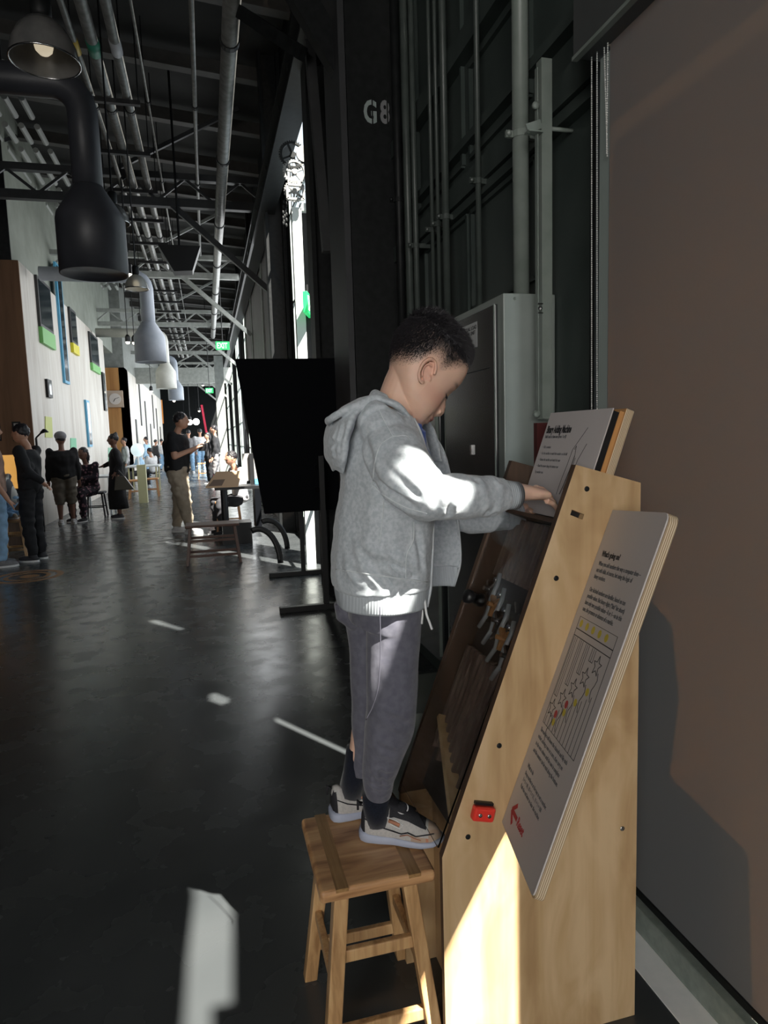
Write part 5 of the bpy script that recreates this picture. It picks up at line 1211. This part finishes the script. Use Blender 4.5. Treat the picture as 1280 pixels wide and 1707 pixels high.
def person(label, foot_px, head_py, heading, mats, pose=None, hair='short', dress=None, shorts=False, sleeves=True, vox=0.016, group=None, H=None, yy=None, zoff=0.0, fat=1.0, hat=None):
    px, py = foot_px
    base = at(px, py, z=0.0) if yy is None else at(px, py, y=yy); base = Vector((base.x, base.y, zoff))
    if H is None: H = at(px, head_py, y=base.y).z - zoff
    t = thing('person', label, 'person', tuple(base), group)
    c, s_ = math.cos(heading), math.sin(heading)
    J = dict(STAND); J.update(pose or {})
    def W(p): p = Vector(p)*H; return base + Vector((p.x*c-p.y*s_, p.x*s_+p.y*c, p.z))
    j = {k: W(v_) for k, v_ in J.items()}; fwd = Vector((c,s_,0)); lft = Vector((-s_,c,0))
    b = MB(); tw = lambda *r: [x*H*fat for x in r]
    rot = Matrix((fwd, lft, Vector((0,0,1)))).transposed()
    hd = j['head']; b.ball(hd, (0.056*H,0.046*H,0.066*H), 18, rot); b.ball(hd+fwd*0.012*H-Vector((0,0,0.030*H)), (0.040*H,0.034*H,0.036*H), 14, rot)
    b.ball(hd+fwd*0.057*H-Vector((0,0,0.008*H)), (0.011*H,0.008*H,0.014*H), 8, rot)
    for q in (-1,1): b.ball(hd+lft*q*0.047*H-Vector((0,0,0.004*H)), (0.011*H,0.005*H,0.017*H), 8, rot)
    b.tube([hd-Vector((0,0,0.02*H)), j['neck'], j['chest']], [0.028*H,0.028*H,0.04*H], 12)
    def torso(b, g=1.0, lo=True):
        P = [j['neck'].lerp(j['chest'],0.3), j['chest'], j['chest'].lerp(j['pelvis'],0.5), j['pelvis']]
        rs = []
        for p, (rx, ry) in zip(P, ((0.045,0.095),(0.066,0.105),(0.064,0.088),(0.066,0.088))):
            rs.append([p+fwd*rx*H*fat*g*math.cos(2*PI*k/20)+lft*ry*H*fat*g*math.sin(2*PI*k/20) for k in range(20)])
        b.rings(rs); b.ball(j['pelvis'], (0.068*H*g*fat,0.088*H*g*fat,0.05*H), 14, rot)
    torso(b, 0.9)
    for a, e, w_ in (('sl','el','wl'),('sr','er','wr')):
        b.tube([j[a],j[e]], [0.030*H,0.024*H], 12); b.tube([j[e],j[w_]], [0.024*H,0.016*H], 12); b.ball(j[e], 0.024*H, 8)
        d = (j[w_]-j[e]).normalized(); tip = j[w_]+d*0.045*H; b.tube([j[w_],j[w_].lerp(tip,0.6),tip], [0.015*H,(0.011*H,0.022*H),(0.009*H,0.02*H)], 10)
        for k in range(4):
            o_ = lft*(k-1.5)*0.010*H if abs(d.dot(lft)) < 0.7 else Vector((0,0,1))*(k-1.5)*0.010*H
            b.tube([tip+o_*0.8, tip+d*0.022*H+o_, tip+d*0.034*H+o_-Vector((0,0,0.010*H))], [0.0055*H,0.005*H,0.004*H], 6)
        b.tube([j[w_]+d*0.01*H, j[w_]+d*0.03*H+fwd*0.018*H, j[w_]+d*0.05*H+fwd*0.022*H], [0.007*H,0.006*H,0.005*H], 6)
    for a, k_, f_ in (('hl','kl','al'),('hr','kr','ar')):
        b.tube([j[a],j[k_]], [0.046*H,0.034*H], 12); b.tube([j[k_],j[k_].lerp(j[f_],0.3),j[f_]], [0.034*H,0.033*H,0.018*H], 12); b.ball(j[k_], 0.034*H, 8)
    bo = blobmesh(b, vox*0.6, smooth_it=2); place(bo, 'body', mats['skin'], t)
    b = MB(); torso(b, 1.12)
    for a, e, w_ in (('sl','el','wl'),('sr','er','wr')):
        b.ball(j[a], 0.036*H, 10)
        if sleeves: b.tube([j[a],j[e]], [0.040*H,0.034*H], 12); b.tube([j[e],j[w_]], [0.034*H,0.026*H], 12); b.ball(j[e], 0.034*H, 8)
        else: b.tube([j[a],j[a].lerp(j[e],0.8)], [0.042*H,0.041*H], 12)
    tp = blobmesh(b, vox, smooth_it=3); wobble(tp, 9, 0.010*H, 2); place(tp, 'top', mats['top'], t)
    if dress:
        P = [j['chest'].lerp(j['pelvis'],0.7), j['pelvis'], j['pelvis'].lerp((j['kl']+j['kr'])/2,0.6), (j['kl']+j['kr'])/2, (j['kl']+j['kr'])/2 + ((j['al']+j['ar'])/2-(j['kl']+j['kr'])/2)*dress]
        rs = [[p+fwd*r*H*math.cos(2*PI*k/28)*(1+0.05*math.cos(6*PI*k/14))+lft*r*1.15*H*math.sin(2*PI*k/28) for k in range(28)] for p, r in zip(P, (0.065,0.08,0.09,0.098,0.105))]
        obj('skirt', MB().rings(rs), mats['bottom'], t, smooth=True)
    else:
        b = MB(); b.ball(j['pelvis']+Vector((0,0,0.01*H)), (0.072*H*fat,0.094*H*fat,0.055*H), 14, rot)
        for a, k_, f_ in (('hl','kl','al'),('hr','kr','ar')):
            b.tube([j[a],j[k_]], [0.060*H*fat,0.046*H*fat], 14)
            if not shorts: b.ball(j[k_], 0.045*H, 8); b.tube([j[k_],j[f_]], [0.045*H*fat,0.036*H], 14)
            else: b.tube([j[k_],j[k_].lerp(j[f_],0.28)], [0.047*H*fat,0.046*H], 14)
        pt = blobmesh(b, vox, smooth_it=3); wobble(pt, 10, 0.012*H, 6, (1,1,1.5)); place(pt, 'trousers', mats['bottom'], t)
    for f_, nm in (('al','shoe'),('ar','shoe')):
        p = j[f_]; p = Vector((p.x,p.y,p.z-0.045*H)) 
        b = MB(); b.ball(p+fwd*0.03*H+Vector((0,0,0.022*H)), (0.075*H,0.030*H,0.022*H), 14, rot); b.ball(p+Vector((0,0,0.035*H)), (0.032*H,0.028*H,0.03*H), 12, rot)
        so = obj('shoe', b, mats['shoe'], t, smooth=True)
        obj('shoe_sole', MB().prism([p+fwd*(0.03+0.076*math.cos(2*PI*k/16))*H+lft*0.031*H*math.sin(2*PI*k/16)+Vector((0,0,0.001)) for k in range(16)], (0,0,0.013*H)), mats.get('sole', MT['white']), so)
    if hair:
        b = MB(); b.ball(hd+Vector((0,0,0.018*H))-fwd*0.010*H, (0.058*H,0.050*H,0.056*H), 18, rot)
        if hair == 'long': b.tube([hd-fwd*0.02*H+Vector((0,0,0.03*H)), hd-fwd*0.045*H-Vector((0,0,0.04*H)), hd-fwd*0.05*H-Vector((0,0,0.11*H))], [(0.045*H),(0.042*H),0.025*H], 14)
        if hair == 'bun': b.ball(hd-fwd*0.035*H+Vector((0,0,0.062*H)), 0.026*H, 10)
        ho = blobmesh(b, vox*0.7, smooth_it=2); wobble(ho, 40, 0.006*H, 1); place(ho, 'hair', mats.get('hair', hairm), t)
    if hat:
        b = MB(); b.ball(hd+Vector((0,0,0.034*H))-fwd*0.006*H, (0.070*H,0.062*H,0.052*H), 18, rot); obj('cap', b, hat, t, smooth=True)
        obj('cap_visor', MB().ball(hd+fwd*0.07*H+Vector((0,0,0.022*H)), (0.045*H,0.036*H,0.007*H), 14, rot), darkc, t, smooth=True)
    return t, j, H, fwd, lft
PHONE = dict(head=(0.055,0,0.915), neck=(0.02,0,0.835), el=(0.03,0.13,0.63), er=(0.02,-0.15,0.63), wl=(0.16,0.05,0.70), wr=(0.16,-0.06,0.69), kr=(0.05,-0.07,0.285), ar=(0.09,-0.09,0.045), kl=(-0.01,0.055,0.285), al=(-0.05,0.05,0.045))
t_, j_, H_, fw_, lf_ = person('man in black t-shirt and khaki trousers holding up a phone in the hall', (303,888), 684, R(-12), dict(skin=skin_m, top=blackc, bottom=khaki, shoe=whitec), PHONE, sleeves=False, fat=1.38)
p = (j_['wl']+j_['wr'])/2+fw_*0.10
tag(obj('phone', MB().obox(p, fw_*0.045, lf_*0.038, Vector((0,0,0.055))+fw_*0.02), MT['black'], bevel=0.004), 'dark phone held up by the man in the black t-shirt', 'phone')
person('man in black top and trousers facing left beside the lit orange display', (62,934), 703, R(165), dict(skin=skin_m, top=blackc, bottom=blackc, shoe=darkc), dict(er=(-0.05,0.15,0.64), wl=(-0.12,0.06,0.57), el=(-0.07,0.15,0.66), wr=(0.10,-0.10,0.60), head=(0.04,0,0.92)))
person('person cut by the left picture edge in tan top and pale jeans', (3,944), 700, R(20), dict(skin=skin_m, top=tanc, bottom=jeans, shoe=greyc), dict(wr=(0.06,-0.14,0.47)), sleeves=False)
person('man in grey cap, black top and olive shorts seen from behind', (113,874), 720, R(105), dict(skin=skin_d, top=blackc, bottom=brownc, shoe=whitec), shorts=True, hair='short', hat=mat('grey_patterned_cap', (0.26,0.26,0.28), 0.9), fat=1.3)
t_, j_, H_, fw_, lf_ = person('woman in long black clothes with a handbag on her arm beside the white table', (200,864), 722, R(190), dict(skin=skin_d, top=blackc, bottom=blackc, shoe=darkc), dict(er=(0.03,-0.14,0.65), wr=(0.14,-0.10,0.62), el=(-0.03,0.15,0.64), wl=(0.02,0.15,0.55)), hair='bun', dress=0.7)
b = MB(); p = j_['wl']+Vector((0.10,-0.05,-0.20)); b.prism([p+Vector((-0.10,0,0.12)), p+Vector((0.06,0,0.12)), p+Vector((0.22,0,-0.14)), p+Vector((-0.14,0,-0.14))], (0,0.12,0))
hb_ = tag(obj('handbag', b, mat('olive_leather', (0.05,0.045,0.03), 0.5), bevel=0.01), 'dark olive handbag hanging from the arm of the woman in black', 'bag'); obj('strap', MB().tube([p+Vector((-0.08,0.06,0.12)), p+Vector((-0.06,0.06,0.26)), p+Vector((0.04,0.06,0.12))], 0.010, 6), MT['black'], hb_)
SIT = dict(pelvis=(-0.02,0,0.34), chest=(0.0,0,0.55), neck=(0.03,0,0.64), head=(0.06,0,0.735), sl=(0.01,0.11,0.615), sr=(0.01,-0.11,0.615), el=(0.06,0.13,0.47), er=(0.06,-0.13,0.47), wl=(0.18,0.07,0.47), wr=(0.18,-0.07,0.47), hl=(0,0.055,0.33), hr=(0,-0.055,0.33), kl=(0.22,0.07,0.32), kr=(0.22,-0.07,0.32), al=(0.20,0.07,0.045), ar=(0.20,-0.07,0.045))
def chair(px, py, yy, label, m_, rot=0.0, seat=0.46, group=None, nm='chair'):
    p = at(px,py,z=0) if yy is None else at(px,py,y=yy); t = thing(nm, label, 'chair', (p.x,p.y,0), group); x, y = p.x, p.y
    obj('seat', MB().box(x-0.2,x+0.2,y-0.2,y+0.2,seat-0.04,seat), m_, t, bevel=0.01)
    for i in (-1,1):
        for j in (-1,1): obj('leg', MB().bar((x+i*0.15,y+j*0.15,seat-0.03),(x+i*0.19,y+j*0.19,0),0.03,0.03), m_, t)
    for j in (-1,1): obj('stretcher', MB().bar((x-0.17,y+j*0.17,0.2),(x+0.17,y+j*0.17,0.2),0.02,0.02), m_, t)
    return t
dwood = mat('dark_brown_stool_wood', (0.10,0.045,0.03), 0.45); owood = wood('orange_stool_wood', (0.45,0.20,0.08),(0.55,0.27,0.11),(0.62,0.33,0.15),'z',30,3)
chair(161,861,None,'small dark chair under the woman in the floral dress',darkc,seat=0.5)
person('woman in dark floral dress seated on a small chair beside the cap man', (153,866), 0, R(240), dict(skin=skin_d, top=floral, bottom=floral, shoe=darkc), SIT, hair='long', H=1.74, zoff=0.0, fat=1.1)
# kneeling child on a stool at far left
pk = at(28,928,z=0)
make_stool((pk.x,pk.y,0), 0.34, 0.34, 0.50, MT['oak_x'], MT['oak_x'], MT['oak_z'], 'wooden stool with a kneeling child at the left edge behind the man in black')
KNEEL = dict(pelvis=(-0.08,0,0.22), chest=(0.02,0,0.42), neck=(0.06,0,0.50), head=(0.10,0,0.60), sl=(0.03,0.11,0.48), sr=(0.03,-0.11,0.48), el=(0.14,0.12,0.40), er=(0.14,-0.12,0.40), wl=(0.24,0.08,0.44), wr=(0.24,-0.08,0.44), hl=(-0.06,0.05,0.21), hr=(-0.06,-0.05,0.21), kl=(0.10,0.06,0.055), kr=(0.10,-0.06,0.055), al=(-0.12,0.06,0.05), ar=(-0.12,-0.06,0.05))
strp = mat('striped_cloth', (0.5,0.5,0.48), 0.9); _w = N(strp,'ShaderNodeTexWave',Scale=9.0); L(strp, coords(strp,(0.3,0.3,1)), _w.inputs['Vector']); L(strp, ramp(strp,_w.outputs[0],[(0.45,(0.55,0.54,0.50)),(0.55,(0.10,0.10,0.11))]), BS(strp).inputs['Base Color'])
person('child in striped top kneeling on the wooden stool at the left edge', (20,928), 0, R(160), dict(skin=skin_m, top=strp, bottom=jeans, shoe=khaki), KNEEL, H=1.15, zoff=0.505)
# far people
person('person with white top standing beyond the woman in black', (212,800), 712, R(200), dict(skin=skin_m, top=whitec, bottom=greyc, shoe=darkc), vox=0.03, yy=23.2, H=1.65)
person('left of two people in pale jeans seen from behind far down the hall', (318,789), 716, R(80), dict(skin=skin_m, top=greyc, bottom=jeans, shoe=whitec), vox=0.03)
person('right of two people in pale jeans, with a red bag, far down the hall', (337,787), 714, R(95), dict(skin=skin_m, top=whitec, bottom=jeans, shoe=whitec), vox=0.03)
person('person in black top and grey trousers left of the info table', (363,812), 708, R(170), dict(skin=skin_m, top=blackc, bottom=greyc, shoe=whitec), vox=0.025)
person('person in dark clothes behind the one in grey trousers', (351,806), 720, R(200), dict(skin=skin_m, top=darkc, bottom=blackc, shoe=darkc), vox=0.03, hair='long')
for i, (px, py, lab) in enumerate(((236,806,'seated person in light blue jacket at the white table, left one'),(256,800,'seated person in pale jacket at the white table, right one'))):
    person(lab, (px,py), 0, R(200-60*i), dict(skin=skin_m, top=lblue if i == 0 else whitec, bottom=darkc, shoe=whitec), SIT, vox=0.03, H=1.6, yy=21.7+0.9*i)
for i, (px, yy, tc) in enumerate(((262,33,darkc),(272,36,whitec),(282,34,greyc),(300,38,darkc),(328,40,lblue),(341,36,blackc),(357,30,whitec),(247,30,lblue))):
    person(('third','fourth','fifth','sixth','seventh','eighth','ninth','second')[i]+' figure from the left in the far crowd at the end of the hall', (px,780), 0, R(30+70*i), dict(skin=skin_m, top=tc, bottom=(darkc,jeans)[i%2], shoe=darkc), vox=0.04, yy=yy, H=1.6+0.04*(i%4), group='far crowd')
person('seated person with white top mostly hidden behind the info table', (402,905), 0, R(200), dict(skin=skin_m, top=whitec, bottom=darkc, shoe=darkc), SIT, H=1.6, yy=10.6)
# ---- furniture
chair(383,888,None,'orange wooden stool behind the info table',owood,seat=0.52)
pk = at(343,940,z=0); make_stool((pk.x+0.10,pk.y+0.12,0), 0.62, 0.36, 0.47, dwood, dwood, dwood, 'dark reddish brown stool standing on the floor left of the black board')
p = at(378,905,z=0)
t = thing('info_table', 'black pedestal table with a slanted tan information board on top', 'table', (p.x,p.y,0)); x, y = p.x, p.y
q0, q1 = at(345,810,y=y-0.1), at(395,785,y=y+0.2)
obj('information_board', MB().prism([(q0.x-0.02,y-0.15,0.80),(q0.x+0.42,y-0.15,0.80),(q0.x+0.50,y+0.15,0.99),(q0.x+0.14,y+0.15,0.99)], (0,0.0,0.02)), [mat('tan_printed_board', (0.52,0.33,0.20), 0.6)], t)
obj('board_print', MB().prism([(q0.x+0.02,y-0.14,0.828),(q0.x+0.20,y-0.14,0.828),(q0.x+0.25,y-0.02,0.904),(q0.x+0.09,y-0.02,0.904)], (0,0.0,0.003)), mat('brown_print', (0.16,0.10,0.07), 0.6), t)
obj('table_top', MB().box(q0.x+0.1,q0.x+1.05,y-0.1,y+0.4,0.76,0.80), MT['black'], t); obj('pedestal', MB().tube([(x,y,0.0),(x,y,0.76)], 0.05, 14), MT['black'], t); obj('base', MB().box(x-0.05,x+0.35,y-0.2,y+0.2,0,0.30), MT['black'], t)
obj('panel', MB().box(x+0.42,x+0.50,y-0.1,y+0.4,0.18,0.76), MT['board_black'], t)
obj('back_stand', MB().box(q0.x+0.62,q0.x+0.68,y+0.3,y+0.34,0.80,1.25), MT['black'], t); obj('back_screen', MB().box(q0.x+0.52,q0.x+1.0,y+0.35,y+0.37,0.85,1.25), mat('pale_screen', (0.35,0.33,0.31), 0.5), t); obj('blue_strip', MB().box(q0.x+0.68,q0.x+1.0,y+0.28,y+0.30,0.80,0.88), bu, t)
# curved black wheel arcs beside the black board
for i, (px, py, rr_) in enumerate(((462,942,0.36),(474,918,0.34))):
    p = at(px,py,z=0); b = MB(); b.tube([(p.x-0.20+0.24*math.cos(a),p.y,0.02+rr_*1.15*math.sin(a)) for a in [PI*0.60*k/16 for k in range(17)]], [(0.014,0.035)]*17, 10)
    tag(obj('curved_stand_leg', b, MT['black'], smooth=True), ('front','rear')[i]+' of the two curved black stand legs left of the black board', 'stand leg')
# white activity tables
wt = mat('white_table_top', (0.62,0.66,0.68), 0.4)
def table(px0, px1, py, yy, h_, label, nm='table', depth=0.8, legm=None):
    a, c = at(px0,py,y=yy), at(px1,py,y=yy); t = thing(nm, label, 'table', ((a.x+c.x)/2,yy,0)); obj('table_top', MB().box(a.x,c.x,yy,yy+depth,h_-0.04,h_), wt, t, bevel=0.005)
    for i in (0,1):
        for j in (0,1): obj('leg', MB().box((a.x+0.06,c.x-0.1)[i],(a.x+0.10,c.x-0.06)[i],yy+(0.05,depth-0.09)[j],yy+(0.09,depth-0.05)[j],0,h_-0.04), legm or wt, t)
    return t
table(128,186,777,14.6,0.80,'white table between the cap man and the woman in black'); table(208,264,770,20.0,0.80,'long white table deep in the hall in front of the seated people', depth=1.2, legm=mat('cream_table_leg',(0.55,0.52,0.30),0.5))
p = at(239,835,y=17.0); tag(obj('yellow_post', MB().box(p.x-0.10,p.x+0.10,17.0,17.2,0,0.92), mat('pale_yellow_panel', (0.60,0.58,0.34), 0.5)), 'pale yellow box post standing beyond the woman in black', 'post')
p = at(225,742,y=19.8); t = thing('globe_lamp', 'white round globe lamp glowing on the far white table', 'lamp', (p.x,p.y,0.80)); obj('globe', MB().ball((p.x,20.4,1.25), 0.19, 18), mat('glowing_globe', (0.8,0.9,0.9), 0.4, emit=(0.75,0.95,1.0), es=0.5), t, smooth=True); obj('stem', MB().tube([(p.x,20.4,0.80),(p.x,20.4,1.06)], 0.03, 8), wt, t)
for i in range(2): chair((228,252)[i], 812, (18.4,18.9)[i], ('left','right')[i]+' small wooden stool in front of the long white table', owood, seat=0.5)
chair(340,800,27,'pale wooden stool beside the people in pale jeans',owood,seat=0.6)
# lit exhibit box and paper tents at left
p = at(12,800,z=1.05) if False else at(10,775,y=10.6)
t = thing('lit_display_case', 'warm lit orange display box at the left edge behind the people', 'display case', (p.x,10.6,0))
obj('cabinet', MB().box(p.x-0.5,p.x+0.16,10.6,11.1,0,0.85), MT['maple_dark'], t); obj('lit_box', MB().box(p.x-0.5,p.x+0.16,10.62,11.0,0.85,1.33), mat('lit_orange_panel', (0.8,0.45,0.12), 0.5, emit=(1.0,0.50,0.12), es=0.55), t); obj('side_frame', MB().box(p.x+0.16,p.x+0.20,10.6,11.05,0.85,1.36), MT['maple_dark'], t)
for i, (px, py, col, lab) in enumerate(((83,712,(0.55,0.60,0.16),'yellow green paper sign on the pale plywood wall above the cap man'),(124,745,(0.16,0.52,0.30),'green paper sign on the pale plywood wall right of the grey cap'),(185,757,(0.25,0.5,0.36),'small green paper sign left of the woman in black'))):
    c = at(px,py,x=XB+0.03); hw = 0.011*c.y*2.2
    t = tag(obj('paper_sign', MB().prism([(XB+0.002,c.y-hw,c.z-0.20),(XB+0.002,c.y+hw*0.8,c.z-0.20),(XB+0.002,c.y+hw,c.z+0.20),(XB+0.002,c.y-hw*0.6,c.z+0.20)], (0.012,0,0)), mat('paper_colour_%d' % i, col, 0.6)), lab, 'sign')
c = at(88,720,y=12.4); t = thing('desk_lamp', 'black bent desk lamp beside the yellow green paper sign', 'lamp', (c.x,12.4,0)); obj('arm', MB().tube([at(60,730,y=12.4), at(68,722,y=12.4), at(74,720,y=12.4)], 0.014, 8), MT['black'], t); obj('head', MB().lathe([(0.02,0.05),(0.07,0),(0.06,-0.01)], at(74,720,y=12.4), (0,0,1), 14), MT['black'], t); obj('post', MB().tube([at(60,730,y=12.4), Vector((at(60,730,y=12.4).x,12.4,0))], 0.018, 8), MT['black'], t)
finish()
